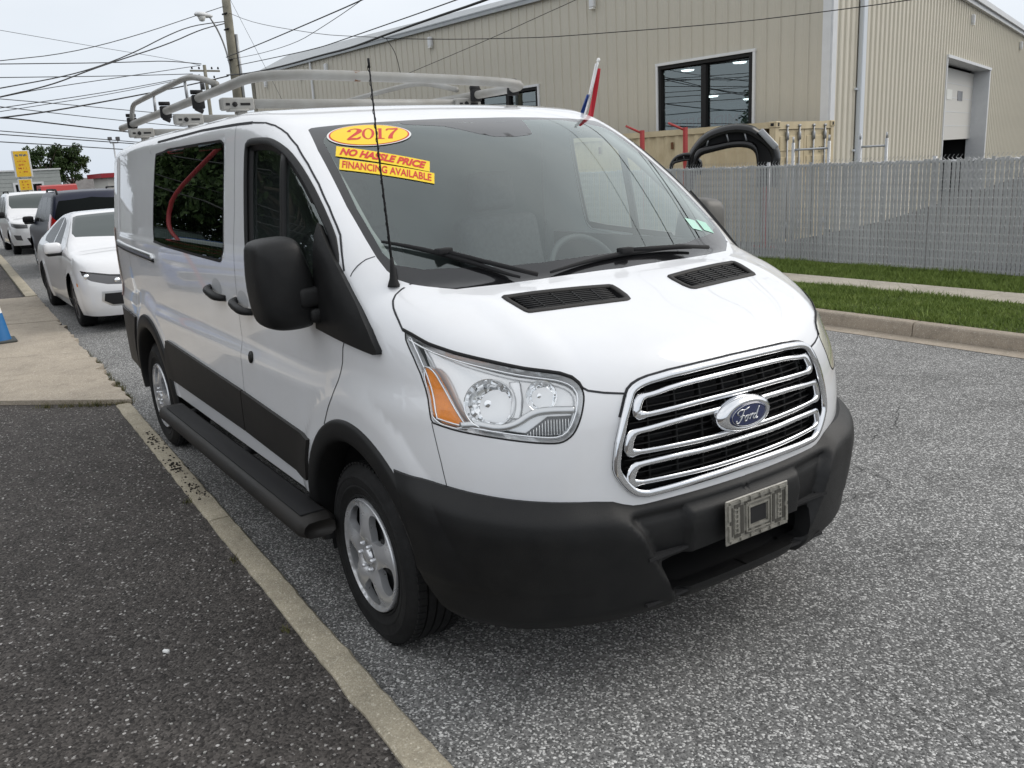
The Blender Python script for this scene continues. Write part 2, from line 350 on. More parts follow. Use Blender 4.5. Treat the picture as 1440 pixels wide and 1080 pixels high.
class Body:
    """half body (near side = -Y) given by an implicit function f(s, a, z) < 0 inside; 'side' chart (u, z) wraps round
    front and rear, 'top' chart is (s, a)"""
    def __init__(self, fn, sf, sr, zc=1.0):
        self.fn, self.sf, self.sr, self.zc = fn, sf, sr, zc
    def f(self, s, a, z): return self.fn(s, a, z)[0]
    def u_of(self, s, a):
        s = np.asarray(s, float); a = np.asarray(a, float)
        u = np.where(s <= self.sf, s-self.sf, np.arctan2(s-self.sf, a)); return np.where(s < self.sr, (self.sr-self.sf)-np.arctan2(self.sr-s, a), u)
    def dirs(self, u):
        u = np.asarray(u, float); L0 = self.sr-self.sf
        s0 = np.where(u > 0, self.sf, np.where(u < L0, self.sr, u+self.sf)); th = np.where(u > 0, u, np.where(u < L0, L0-u, 0.))
        return s0, np.where(u > 0, np.sin(th), -np.sin(th)), np.cos(th)
    def side(self, u, z, off=0., f=None):
        f = f or self.f
        u = np.asarray(u, float); z = np.asarray(z, float); s0, ds, da = self.dirs(u)
        rs = np.linspace(1.5, .15, 90); lo = np.full(u.shape, .15); hi = np.full(u.shape, 1.5); done = np.zeros(u.shape, bool)
        prev = np.full(u.shape, 1.5)
        for r in rs:
            v = f(s0+ds*r, da*r, z)-off; hit = (v < 0) & ~done
            lo[hit] = r; hi[hit] = prev[hit]; done |= hit; prev = np.where(done, prev, r)
            if done.all(): break
        for _ in range(26):
            m = (lo+hi)/2; v = f(s0+ds*m, da*m, z)-off; lo = np.where(v < 0, m, lo); hi = np.where(v < 0, hi, m)
        return np.stack([s0+ds*lo, -da*lo, z], -1)
    def top(self, s, a, off=0.):
        s = np.asarray(s, float); a = np.asarray(a, float); lo = np.full(s.shape, .3); hi = np.full(s.shape, 2.4); done = np.zeros(s.shape, bool); prev = hi.copy()
        for z in np.linspace(2.4, .3, 90):
            v = self.f(s, a, np.full(s.shape, z))-off; hit = (v < 0) & ~done; lo[hit] = z; hi[hit] = prev[hit]; done |= hit; prev = np.where(done, prev, z)
            if done.all(): break
        for _ in range(26):
            m = (lo+hi)/2; v = self.f(s, a, m)-off; lo = np.where(v < 0, m, lo); hi = np.where(v < 0, hi, m)
        return np.stack([s, -a, lo], -1)
    def nrm(self, P, e=2e-3):
        s, y, z = P[:, 0], P[:, 1], P[:, 2]; a = np.abs(y); f = self.f
        g = np.stack([f(s+e, a, z)-f(s-e, a, z), -(f(s, a+e, z)-f(s, np.abs(a-e), z)), f(s, a, z+e)-f(s, a, z-e)], -1)
        return g/np.maximum(np.linalg.norm(g, axis=1, keepdims=True), 1e-9)
    def ridge(self, us):
        """the line where side and top meet, for given u"""
        us = np.asarray(us, float); s0, ds, da = self.dirs(us); lo = np.full(us.shape, R(3.)); hi = np.full(us.shape, R(80.))
        def pt(ph):
            a = np.full(us.shape, .05); b = np.full(us.shape, 2.6); c, sn = np.cos(ph), np.sin(ph)
            for _ in range(34):
                m = (a+b)/2; v = self.f(s0+ds*c*m, da*c*m, self.zc+sn*m); a = np.where(v < 0, m, a); b = np.where(v < 0, b, m)
            return s0+ds*c*a, da*c*a, self.zc+sn*a
        for _ in range(34):
            m = (lo+hi)/2; s, a, z = pt(m); _f, pl, tp, _k = self.fn(s, a, z); up = tp > pl; hi = np.where(up, m, hi); lo = np.where(up, lo, m)
        return np.stack(pt((lo+hi)/2), -1)
def mirror(V): V = np.array(V, float).copy(); V[:, 1] *= -1; return V
def flipf(F): return [tuple(reversed(f)) for f in F]
def submesh(P, T, idx):
    """pick triangles idx -> compact vertices"""
    ids = sorted({i for k in idx for i in T[k]}); mp_ = {i: n for n, i in enumerate(ids)}
    return ids, [tuple(mp_[i] for i in T[k]) for k in idx]
def orient(V, F, Nn):
    """make the faces agree with the given vertex normals"""
    o = []
    for f in F:
        a, b, c = V[f[0]], V[f[1]], V[f[2]]; n = np.cross(b-a, c-a); o.append(f if n@Nn[f[0]] > 0 else tuple(reversed(f)))
    return o
def boundary(F):
    e = {}
    for f in F:
        for i in range(len(f)):
            a, b = f[i], f[(i+1) % len(f)]; e[(a, b)] = 1
    return [(a, b) for (a, b) in e if (b, a) not in e]
def thick(V, F, Nn, d):
    """give a sheet a wall going inward by d along its border"""
    V = np.array(V); B = boundary(F); ids = sorted({i for q in B for i in q}); n = len(V); mp_ = {i: n+k for k, i in enumerate(ids)}
    V2 = np.concatenate([V, V[ids]-Nn[ids]*d]); return V2, [(b, a, mp_[a], mp_[b]) for a, b in B]
class Skin:
    """collects pieces of the half body by part name"""
    def __init__(self): self.d = {}
    def add(self, name, V, F, Nn): self.d.setdefault(name, []).append((V, F, Nn))
    def get(self, name, side=-1):
        Vs, Fs, Ns, k = [], [], [], 0
        for V, F, Nn in self.d.get(name, []):
            V = np.array(V); Nn = np.array(Nn)
            if side > 0: V = mirror(V); Nn = mirror(Nn); F = flipf(F)
            Vs.append(V); Ns.append(Nn); Fs += [tuple(i+k for i in f) for f in F]; k += len(V)
        return np.concatenate(Vs), Fs, np.concatenate(Ns)
    def both(self, name):
        a, b = self.get(name, -1), self.get(name, 1); n = len(a[0])
        return np.concatenate([a[0], b[0]]), a[1]+[tuple(i+n for i in f) for f in b[1]], np.concatenate([a[2], b[2]])
def skin_chart(body, sk, kind, domain, regions, h, lines=()):
    """regions: ordered [(name or None for a hole, polygon)], first match wins; the rest goes to the last name"""
    cl = [(p, True) for _, p in regions if p is not None]+[(p, False) for p in lines]
    P, T, Cn = cdt(domain, cl, h)
    V = body.side(P[:, 0], P[:, 1]) if kind == 'side' else body.top(P[:, 0], np.abs(P[:, 1]))
    Nn = body.nrm(V)
    lab = np.full(len(T), -1)
    for k, (nm, poly) in enumerate(regions):
        hit = (lab < 0) & (inpoly(Cn, poly) if poly is not None else np.ones(len(T), bool)); lab[hit] = k
    for k, (nm, poly) in enumerate(regions):
        idx = np.where(lab == k)[0]
        if nm is None or len(idx) == 0: continue
        ids, F = submesh(P, T, idx); sk.add(nm, V[ids], orient(V[ids], F, Nn[ids]), Nn[ids])
def part(sk, name, oname, mat, parent, how='both'):
    r = []
    for sd_ in ([0] if how == 'both' else [-1, 1]):
        V, F, Nn = sk.both(name) if how == 'both' else sk.get(name, sd_)
        r.append(meshobj(oname, V, F, mat, parent, normals=Nn))
    return r
def patch(body, poly, off, h, kind='side', mirror_u=False):
    """a piece of the (offset) surface inside a chart polygon"""
    P, T, Cn = cdt(poly, [], h)
    V = body.side(P[:, 0], P[:, 1], off) if kind == 'side' else body.top(P[:, 0], P[:, 1], off)
    Nn = body.nrm(V); return V, orient(V, T, Nn), Nn
def side_pts(body, uz, off=0.):
    """chart points -> 3-D, with u past the nose centre (pi/2) going on to the far side"""
    uz = np.array(uz, float); far = uz[:, 0] > math.pi/2; u = np.where(far, math.pi-uz[:, 0], uz[:, 0])
    V = body.side(u, uz[:, 1], 0.); n = body.nrm(V); V = V+n*off
    V[far, 1] *= -1; n[far, 1] *= -1
    return V, n
def band(P, Nn, w, hgt, closed=False, prof=None, wv=None):
    """sweep a raised moulding along points P lying on a surface with normals Nn"""
    P = np.array(P); m = len(P); T = np.roll(P, -1, 0)-np.roll(P, 1, 0)
    if not closed: T[0] = P[1]-P[0]; T[-1] = P[-1]-P[-2]
    T /= np.linalg.norm(T, axis=1, keepdims=True); Bn = np.cross(T, Nn); Bn /= np.linalg.norm(Bn, axis=1, keepdims=True)
    prof = prof or [(-.5, -.6), (-.5, .45), (-.32, .9), (0, 1.), (.32, .9), (.5, .45), (.5, -.6)]
    k = len(prof); V = []
    for i in range(m):
        ww = w if wv is None else wv[i]
        for x, y in prof: V.append(P[i]+Bn[i]*x*ww+Nn[i]*y*hgt)
    F = []
    for i in range(m if closed else m-1):
        j = (i+1) % m
        for q in range(k-1): F.append((i*k+q, j*k+q, j*k+q+1, i*k+q+1))
    if not closed: F.append(tuple(range(k))); F.append(tuple(range((m-1)*k+k-1, (m-1)*k-1, -1)))
    return np.array(V), F

# ================================================================ the van
VW = spl([.2,.35,.45,.6,.9,1.2,1.4,1.65,1.9,2.05,2.3], [.93,.945,.953,.958,.960,.972,.967,.935,.897,.872,.82])
VFR = spl([.1,.3,.5,.6,.72,.9,1.085,1.2,1.4,1.8], [.90,.94,.960,.966,.968,.962,.942,.915,.84,.65])
VHOOD = spl([-6,-.25,.1,.3,.38,.48,.586,.75,.9,1.1], [1.45,1.45,1.425,1.368,1.347,1.315,1.279,1.222,1.165,1.075])
VROOF = spl([-5,-4.2,-3.5,-2,-1.2,-.9,-.6,-.3], [1.98,2.04,2.065,2.078,2.064,2.05,2.018,1.965])
def van_sculpt(s, z):
    low = .020*sst(-z+.05*sst(s, -.5, .2), -1.03, -.92)                       # fuller lower half
    fl = .033*sst(-np.hypot(s-.02, z-.37), -.73, -.56)*sst(z, .3, .5)   # bulge over the front wheel
    rl = .024*sst(-np.hypot(s+3.3, z-.37), -.72, -.58)
    rec = -.011*sst(z, 1.395, 1.425)*sst(-z, -1.955, -1.93)*sst(s, -4.07, -4.02)*sst(-s, 1.37, 1.41)   # recess round the cargo window
    return np.maximum(np.maximum(low, fl), rl)+rec
def plan_f(s, a, z):
    side = a-VW(z)-van_sculpt(s, z)+.045*np.maximum(-3.3-s, 0)**2
    fr = s-VFR(z)+.2*a*a
    rear = -s-4.47+.04*np.maximum(z-1.0, 0)+.03*a*a
    return smax(smax(side, fr, .8+.2*sst(z, .8, 1.2)), rear, .22)
def van_fn(s, a, z):
    plan = plan_f(s, a, z)
    hood = (z-(VHOOD(s)-.05*a*a-.03*a**6)-.009*sst(-np.abs(np.abs(a)-.62), -.09, 0.)*sst(s, .3, .5))*.95
    sp = s+.28*a*a
    ws = (z-(1.347+(.38-sp)*.68+.03*(1-np.minimum(((sp+.08)/.46)**2, 4))))*.827
    roof = z-(VROOF(s)-(.02+.03*sst(-s, .9, 2.2))*a*a)
    top = smin(hood, smax(ws, roof, .22), .02)
    kt = .13+.11*sst(s, -.3, .2)
    return smax(plan, top, kt), plan, top, kt
VB = Body(van_fn, 0., -4.)
PI2 = math.pi/2
def su(s, z, a=.975): return (float(VB.u_of(s, a)), z)
HL = [(.339,1.245),(.386,1.233),(.46,1.21),(.566,1.187),(.679,1.166),(.797,1.142),(.869,1.131),(.906,1.124),(.943,1.11),(.964,1.092),(.975,1.071),(.977,1.051),(.972,1.024),(.965,.998),(.955,.973),(.943,.951),(.926,.935),(.905,.925),(.879,.924),(.818,.931),(.69,.95),(.593,.96),(.525,.971),(.502,.975),(.491,1.008),(.476,1.054),(.433,1.139)]
GRh = [(PI2,1.1),(1.413,1.098),(1.276,1.094),(1.194,1.087),(1.161,1.081),(1.136,1.072),(1.119,1.06),(1.107,1.04),(1.085,.981),(1.062,.903),(1.053,.846),(1.052,.823),(1.058,.802),(1.076,.771),(1.098,.743),(1.117,.728),(1.141,.717),(1.165,.713),(1.241,.714),(1.368,.717),(PI2,.720)]
HOODL = [(.219,1.374),(.208,1.359),(.209,1.344),(.222,1.328),(.248,1.308),(.302,1.273),(.339,1.245)]
HNOSE = [(.964,1.092),(.976,1.079),(.991,1.07),(1.041,1.059),(1.108,1.049)]
FASC = [(.502,.975),(.536,.849),(.556,.753),(.558,.70)]
BTOP = [(.33,.784),(.465,.784),(.579,.775),(.68,.764),(.804,.748),(.899,.737),(.999,.726),(1.051,.717),(1.083,.703),(1.117,.692),(1.152,.689),(1.278,.691),(1.46,.691),(PI2,.691)]
DWIN = [(-1.063,1.891),(-1.035,1.905),(-.969,1.908),(-.814,1.903),(-.745,1.893),(-.666,1.871),(-.591,1.843),(-.498,1.794),(-.391,1.728),(-.281,1.65),(-.19,1.577),(-.126,1.519),(-.07,1.44),(-.075,1.365),(-.116,1.345),(-.407,1.352),(-.987,1.385),(-1.03,1.42),(-1.052,1.607),(-1.063,1.777)]
SEAM = [(-2.744,1.989),(-1.82,2.001),(-1.223,1.993),(-1.02,1.988),(-.883,1.978),(-.802,1.962),(-.741,1.943),(-.688,1.923),(-.583,1.871),(-.461,1.797),(-.348,1.721),(-.234,1.636),(-.155,1.571),(-.12,1.54),(-.092,1.506),(-.055,1.457)]
SAIL = [(-.205,1.587),(-.076,1.473),(.003,1.405),(.114,1.306),(.187,1.242),(.245,1.176),(.243,1.163),(.224,1.160),(-.012,1.181),(-.218,1.2),(-.20,1.334)]
DFRONT = [(-.012,1.181),(-.036,1.147),(-.055,1.091),(-.089,1.019),(-.148,.939),(-.2,.878),(-.244,.82)]
RWIN = [(-2.80,1.936),(-1.50,1.936),(-1.445,1.928),(-1.42,1.905),(-1.414,1.667),(-1.414,1.40),(-1.428,1.38),(-1.47,1.373),(-2.835,1.404),(-2.87,1.43),(-2.86,1.655),(-2.825,1.87)]
def arc(cs, cz, r, a0, a1, n=40): return [(cs+r*math.cos(R(t)), cz+r*math.sin(R(t))) for t in np.linspace(a0, a1, n)]
FARCH = [su(-.435,.30)]+[su(s, z) for s, z in arc(0, .375, .435, 180, 0)]+[su(.435,.30)]
RARCH = [(-3.3-.455,.30)]+[(s, z) for s, z in arc(-3.3, .375, .455, 180, 0)]+[(-3.3+.455,.30)]
us = np.concatenate([np.linspace(-4-PI2, -4, 40), np.linspace(-4, 0, 130)[1:], np.linspace(0, PI2, 70)[1:]])
RID = VB.ridge(us)
ridge_uz = [(float(u), float(z)) for u, z in zip(us, RID[:, 2])]
ridge_sa = [(float(s), float(a)) for s, a in zip(RID[:, 0], RID[:, 1])]
ridge_sa[0] = (ridge_sa[0][0], 0.); ridge_sa[-1] = (ridge_sa[-1][0], 0.)
GRfull = GRh+[(PI2+.05, .72), (PI2+.05, 1.1)]
dom_side = [(-4-PI2,.47),(-3.8,.47),(-2.82,.455),(-.44,.455),(.36,.455),(.36,.75)]+[(u, z-.03) for u, z in BTOP[1:]]+ridge_uz[::-1]
hood_side = HOODL+HL[1:10]+HNOSE[1:]+[(1.119,1.06),(1.136,1.072),(1.161,1.081),(1.194,1.087),(1.276,1.094),(1.413,1.098),(PI2+.02,1.1),(PI2+.02,1.8),(.215,1.8)]
door_poly = [(-1.225,1.992)]+SEAM[3:]+[(-.03,1.42),(0.,1.35),(-.012,1.181)]+DFRONT[1:]+[(-.30,.70),(-.46,.60),(-.46,.3),(-1.31,.3),(-1.31,.545),(-1.294,.753),(-1.235,1.2),(-1.21,1.6)]
slide_poly = [(-1.225,1.992),(-1.21,1.6),(-1.235,1.2),(-1.294,.753),(-1.31,.545),(-1.31,.3),(-2.7,.3),(-2.96,.80),(-2.97,1.3),(-2.93,1.97)]
fend_poly = [(.0,1.46),(.03,1.465),(.12,1.46),(.215,1.38)]+HOODL+HL[-1:-5:-1]+FASC+[(.558,.3),(-.6,.3)]+DFRONT[::-1]+[(.0,1.35)]
fasc_poly = [(.545,1.0),(PI2+.05,1.0),(PI2+.05,1.2),(.96,1.2),(.5,1.2),(.502,.975)]
SK = Skin()
skin_chart(VB, SK, 'side', dom_side, [(None, FARCH), (None, RARCH), (None, smoothpoly(HL, 1)), (None, GRfull), (None, DWIN), ('cargo_window', smoothpoly(RWIN, 1)), ('hood', hood_side),
    ('front_fascia', FASC[::1]+[(.558,.2),(PI2+.1,.2),(PI2+.1,1.3),(.7,1.3),(.502,1.05)]), ('front_door', door_poly), ('fender', fend_poly), ('sliding_door', slide_poly), ('body_shell', None)], .027)
WS = [(-.678,0.),(-.676,.063),(-.676,.252),(-.682,.404),(-.688,.565),(-.688,.67),(-.684,.725),(-.676,.748),(-.661,.765),(-.504,.796),(-.196,.832),(-.052,.837),(.033,.837),(.089,.83),(.137,.813),(.176,.782),(.212,.744),(.279,.665),(.318,.508),(.343,.361),(.363,.176),(.373,0.)]
WS = [(-.575-.0*a, 0.) if i == 0 else (s, a) for i, (s, a) in enumerate(WS)]
WS[:8] = [(-.573,0.),(-.575,.063),(-.588,.252),(-.605,.404),(-.634,.565),(-.656,.67),(-.667,.725),(-.670,.748)]
WCL = [(-.505,0.),(-.526,.093),(-.58,.418),(-.588,.49),(-.581,.715),(-.57,.738),(-.546,.752),(-.168,.805),(.03,.812),(.09,.795),(.15,.721),(.20,.60),(.255,.45),(.285,.30),(.30,.15),(.305,0.)]
dom_top = ridge_sa
hood_top = [(s, a) for s, a in WS[-8:]]+[(.373,-.02),(1.2,-.02),(1.2,1.2),(.205,1.2),(.165,.86)]
VENT = [(.421,.565),(.411,.549),(.474,.153),(.485,.139),(.577,.147),(.585,.174),(.535,.542),(.521,.551)]
skin_chart(VB, SK, 'top', dom_top, [(None, VENT), ('windshield', WCL), ('windshield_frit', WS), ('hood', hood_top), ('roof', [(-6,-.1),(-6,1.2),(-.9,1.2),(-.75,.80),(-.67,.75),(-.4,-.1)]), ('body_shell', None)], .03)
van = thing('cargo_van', 'white cargo van with roof ladder rack, black bumper and yellow windshield stickers', 'van')
part(SK, 'body_shell', 'body_shell', M['paint'], van)
part(SK, 'roof', 'roof', M['paint'], van)
HOOD = part(SK, 'hood', 'hood', M['paint'], van)[0]
part(SK, 'front_fascia', 'front_fascia', M['paint'], van)
DOORS = part(SK, 'front_door', 'front_door', M['paint'], van, 'each')
SLIDES = part(SK, 'sliding_door', 'sliding_door', M['paint'], van, 'each')
part(SK, 'fender', 'fender', M['paint'], van, 'each')
WSO = part(SK, 'windshield', 'windshield', M['ws'], van)[0]
part(SK, 'windshield_frit', 'windshield_border', M['gloss'], WSO)
part(SK, 'cargo_window', 'cargo_window', M['privacy'], van, 'each')
# --- panel gaps
gaps = []
def gap(uz, w=.006, closed=False, lift=.0008, d=.02):
    P = densify(uz, d, closed); V, n = side_pts(VB, P, lift); return band(V, n, w, .0004, closed, [(-.5, 0), (.5, 0)])
for sd_ in (-1, 1):
    g = [gap(SEAM[:4], .013, lift=.0012), gap(SEAM[3:]+[(-.03,1.42)], .008), gap(DFRONT, .006), gap(HOODL+HL[1:10]+HNOSE[1:], .007), gap(FASC, .003), gap([(-1.294,.753),(-1.235,1.2),(-1.21,1.6),(-1.225,1.992)], .0025), gap([(-3.62,.86),(-3.64,1.1),(-3.63,1.35)], .003),
         gap([(.004,1.403),(.004,1.417),(.007,1.438),(.015,1.457),(.03,1.465)], .004)]
    for V, F in g:
        if sd_ > 0: V = mirror(V); F = flipf(F)
        meshobj('panel_gap', V, F, M['seam'], van)
# --- cargo window: black edge and steel mesh behind the glass
for sd_ in (-1, 1):
    RW = smoothpoly(RWIN, 1); V, n = side_pts(VB, densify(RW, .03, True), .002); V, F = band(V, n, .014, .0004, True, [(-.5, 0), (.5, 0)])
    gm = []
    for z in np.arange(1.42, 1.93, .05): gm.append(tube([(-2.84, -VW(z)+.06, z), (-1.43, -VW(z)+.06, z)], .0025, 4))
    for s in np.arange(-2.82, -1.42, .05): gm.append(tube([(s, -VW(1.40)+.06, 1.40), (s, -VW(1.93)+.06, 1.93)], .0025, 4))
    Vg, Fg = comb(gm)
    if sd_ > 0: V = mirror(V); F = flipf(F); Vg = mirror(Vg); Fg = flipf(Fg)
    meshobj('window_rubber', V, F, M['black'], van); meshobj('window_guard', Vg, Fg, M['grey_metal'], van)
# --- door windows: dark frame, recessed panes, divider
DI = smoothpoly(DWIN, 1)
cen = DI.mean(0)
def inset(P, d):
    P = np.array(P, float); n = len(P); t = np.roll(P, -1, 0)-np.roll(P, 1, 0); t /= np.linalg.norm(t, axis=1, keepdims=True); nn = np.stack([-t[:, 1], t[:, 0]], 1)
    A = .5*np.sum(P[:, 0]*np.roll(P[:, 1], -1)-np.roll(P[:, 0], -1)*P[:, 1]); return P+nn*d*(1 if A > 0 else -1)
DGL = inset(resample(DI, .03, True), .035)
DGL = np.where(DGL[:, :1] > -.30, inset(resample(DI, .03, True), .012), DGL)
for sd_ in (-1, 1):
    V, n = side_pts(VB, resample(DI, .025, True), 0.); fr = band(V, n, .03, .006, True)
    a_ = resample(DI, .02, True); b_ = inset(a_, .034); b_ = np.where(a_[:, :1] > -.32, inset(a_, .012), b_)
    Va, na = side_pts(VB, a_, -.002); Vb, nb = side_pts(VB, b_, -.022); k = len(a_)
    ring = (np.concatenate([Va, Vb]), [(i, (i+1) % k, (i+1) % k+k, i+k) for i in range(k)])
    V, F = comb([fr, ring]); Vp, Fp, Np = patch(VB, DGL, -.022, .06)
    dv, dn = side_pts(VB, densify([(-.640,1.86),(-.60,1.36)], .05), -.018); dvf = band(dv, dn, .045, .012)
    if sd_ > 0: V = mirror(V); F = flipf(F); Vp = mirror(Vp); Fp = flipf(Fp); Np = mirror(Np); dvf = (mirror(dvf[0]), flipf(dvf[1]))
    d = DOORS[0 if sd_ < 0 else 1]
    meshobj('window_frame', V, F, M['plastic'], d); meshobj('window_pane', Vp, Fp, M['sideglass'], d, normals=Np); meshobj('window_divider', *dvf, M['plastic'], d)
# --- arch flares, cladding, sill
def flare(cs, r0, r1, a0, a1, off=.014):
    prof = [(r1+.006, -.004), (r1, off*.7), (r1-.012, off), (r0+.02, off*1.25), (r0+.004, off*.9), (r0-.004, 0.), (r0-.004, -.10)]
    ang = np.linspace(R(a0), R(a1), 60); k = len(prof); V = []
    rr = np.array([q[0] for q in prof]); oo = np.array([q[1] for q in prof])
    for t in ang:
        s = cs+rr*math.cos(t); z = .375+rr*math.sin(t); zc_ = np.maximum(z, .2); P = VB.side(VB.u_of(s, .975), zc_)
        P[:, 0] = s; P[:, 1] -= oo; V.append(P)
    V = np.concatenate(V); F = [(i*k+q, (i+1)*k+q, (i+1)*k+q+1, i*k+q+1) for i in range(len(ang)-1) for q in range(k-1)]
    return V, F
for sd_ in (-1, 1):
    for nm, (V, F) in (('front_arch_flare', flare(0., .425, .502, 194, 8)), ('rear_arch_flare', flare(-3.3, .445, .532, 186, -8))):
        if sd_ > 0: V = mirror(V); F = flipf(F)
        o = meshobj('arch_flare', V, F, M['flare'], van); edge_split(o, 50)
CLAD = [[(-1.312,.549),(-1.302,.756),(-.425,.716),(-.47,.62),(-.49,.523)], [(-1.324,.549),(-1.314,.757),(-2.70,.803),(-2.80,.803),(-2.86,.70),(-2.86,.56),(-2.72,.556)],
        [(-3.80,.46),(-3.825,.60),(-3.78,.72),(-3.66,.855),(-3.956,.862),(-4.35,.86),(-5.571,.86),(-5.571,.46)]]
for sd_ in (-1, 1):
    for c in CLAD:
        V, F, Nn = patch(VB, c, .016, .05); V2, W = thick(V, F, Nn, .018)
        if sd_ > 0: V2 = mirror(V2); F = flipf(F); W = flipf(W)
        o = meshobj('side_cladding', V2, list(F)+list(W), M['worn_plastic'], van); edge_split(o, 40)
# inner floor pan that closes the body below and the wheel wells
V, F = comb([box2((-4.35,-.90,.42),(-3.78,.90,.46)), box2((-2.84,-.93,.40),(-.46,.93,.455)), box2((-3.78,-.62,.45),(-2.84,.62,.95)), box2((-.46,-.60,.30),(.50,.60,.80)),
             box2((-3.80,-.93,.45),(-3.78,.93,.95)), box2((-2.84,-.93,.45),(-2.82,.93,.95)), box2((-.50,-.93,.42),(-.48,.93,.98)), box2((-3.78,-.95,.93),(-2.84,.95,.95)), box2((-.48,-.90,.93),(.36,.90,.95)), box2((-4.3,-.5,.25),(-3.9,.5,.42))])
meshobj('underbody', V, F, M['black'], van, smooth=False)
for sd_ in (-1, 1):
    for cs, r_ in ((0., .435), (-3.3, .455)):
        V, F = [], []
        for t_ in np.linspace(R(200), R(4), 30): V += [(cs+r_*math.cos(t_), sd_*.945, .375+r_*math.sin(t_)), (cs+r_*math.cos(t_), sd_*.56, .375+r_*math.sin(t_))]
        F = [(2*i, 2*i+2, 2*i+3, 2*i+1) for i in range(29)]+[tuple(range(1, 60, 2))]; meshobj('wheel_liner', V, F, M['black'], van)
# --- front bumper
btop = spl([u for u, z in BTOP], [z for u, z in BTOP])
def bump_off(u, z):
    t = btop(u)-z
    o = spl([-.1, 0, .012, .05, .085, .16, .3, .5], [.0, .002, .014, .050, .059, .060, .055, .05])(t)
    o = o*(.45+.55*sst(u, .34, .62))                                   # slimmer towards the wheel arch
    o = o-.05*sst(-z, -.36, -.27)                                       # tucks under
    o = o+.010*sst(z, .462-.03*sst(u, .5, .95), .470-.03*sst(u, .5, .95))*sst(-u, -1.0, -.9)*sst(-t, -.5, -.05)
    rid = np.interp(z, [.33, .41, .5, .606, .65, .70], [1.25, 1.218, 1.166, 1.12, 1.087, 1.07])     # diagonal ridge towards the intake
    inn = sst(u, rid-.004, rid+.026)
    o = o-.034*inn*sst(-z, -.675, -.645)
    pan = sst(u, 1.285+.0*z, 1.305)*sst(-z, -.655, -.645)
    o = o+.020*pan
    return o
def bump_pts(u, z):
    P = VB.side(u, z, 0., lambda s, a, zz: plan_f(s, a, zz)-.0)
    e = 2e-3; s, y, zz = P[:, 0], P[:, 1], P[:, 2]; a = -y
    g = np.stack([plan_f(s+e, a, zz)-plan_f(s-e, a, zz), -(plan_f(s, a+e, zz)-plan_f(s, np.abs(a-e), zz)), 0*s], -1); g /= np.linalg.norm(g, axis=1, keepdims=True)
    return P+g*bump_off(u, z)[:, None]
INTK = [(PI2+.03,.512),(1.46,.511),(1.32,.503),(1.24,.495),(1.205,.487),(1.20,.47),(1.225,.385),(1.245,.371),(1.29,.369),(1.46,.373),(PI2+.03,.375)]
dom_b = [(u, z) for u, z in BTOP]+[(PI2,.335),(1.25,.318),(1.04,.30),(.75,.30),(.60,.325),(.52,.36),(.455,.42),(.435,.47),(.425,.6),(.39,.72)]
P, T, Cn = cdt(dom_b, [(INTK, True), ([(1.29,.651),(1.32,.504)], False), ([(1.087,.65),(1.12,.606),(1.166,.5),(1.21,.42)], False), ([(1.11,.65),(1.145,.606),(1.191,.5)], False)], .0125)
V = bump_pts(P[:, 0], P[:, 1])
hole = inpoly(Cn, INTK)
ids, F = submesh(P, T, np.where(~hole)[0]); Vb = V[ids]; ctr = np.array([.3, 0, .5])
F = [f if np.cross(Vb[f[1]]-Vb[f[0]], Vb[f[2]]-Vb[f[0]])@(Vb[f[0]]-ctr) > 0 else tuple(reversed(f)) for f in F]
Vn = np.zeros_like(Vb)
for f in F:
    n = np.cross(Vb[f[1]]-Vb[f[0]], Vb[f[2]]-Vb[f[0]])
    for i in f: Vn[i] += n
Vn[np.abs(Vb[:, 1]) < 1e-4, 1] = 0; Vn /= np.linalg.norm(Vn, axis=1, keepdims=True)
Vw, W = thick(Vb, F, Vn, .0); 
B = boundary(F); bi = sorted({i for q in B for i in q if abs(Vb[i][1]) > 1e-4}); mpb = {i: k for k, i in enumerate(bi)}
wallV = np.concatenate([Vb[bi], Vb[bi]*np.array([1, .97, 1])-np.array([.06, 0, 0])]); nb_ = len(bi)
wallF = [(mpb[b], mpb[a], mpb[a]+nb_, mpb[b]+nb_) for a, b in B if a in mpb and b in mpb]
Vall = np.concatenate([Vb, mirror(Vb)]); Fall = list(F)+[tuple(i+len(Vb) for i in f) for f in flipf(F)]; Nall = np.concatenate([Vn, mirror(Vn)])
bumper = meshobj('front_bumper', Vall, Fall, M['plastic'], van, normals=Nall)
meshobj('bumper_return', *comb([(wallV, wallF), (mirror(wallV), flipf(wallF))]), M['plastic'], bumper)
# intake: dark recess, shelf with rivets, vanes
rec = comb([box2((.70,-.46,.34),(.72,.46,.55)), box2((.70,-.44,.515),(.985,.44,.525)), box2((.70,-.44,.350),(.970,.44,.360)), box2((.72,-.405,.35),(.965,-.395,.53)), box2((.72,.395,.35),(.965,.405,.53))])
meshobj('air_intake', *rec, M['black'], bumper, smooth=False)
rv = lathe([(0, .004), (.004, .003), (.006, 0)], 8, 'z')
for k, y in enumerate(np.linspace(-.29, .29, 10)): meshobj('rivet', rv[0], rv[1], M['grey_metal'], bumper, loc=(.955-.25*y*y, y, .3605))
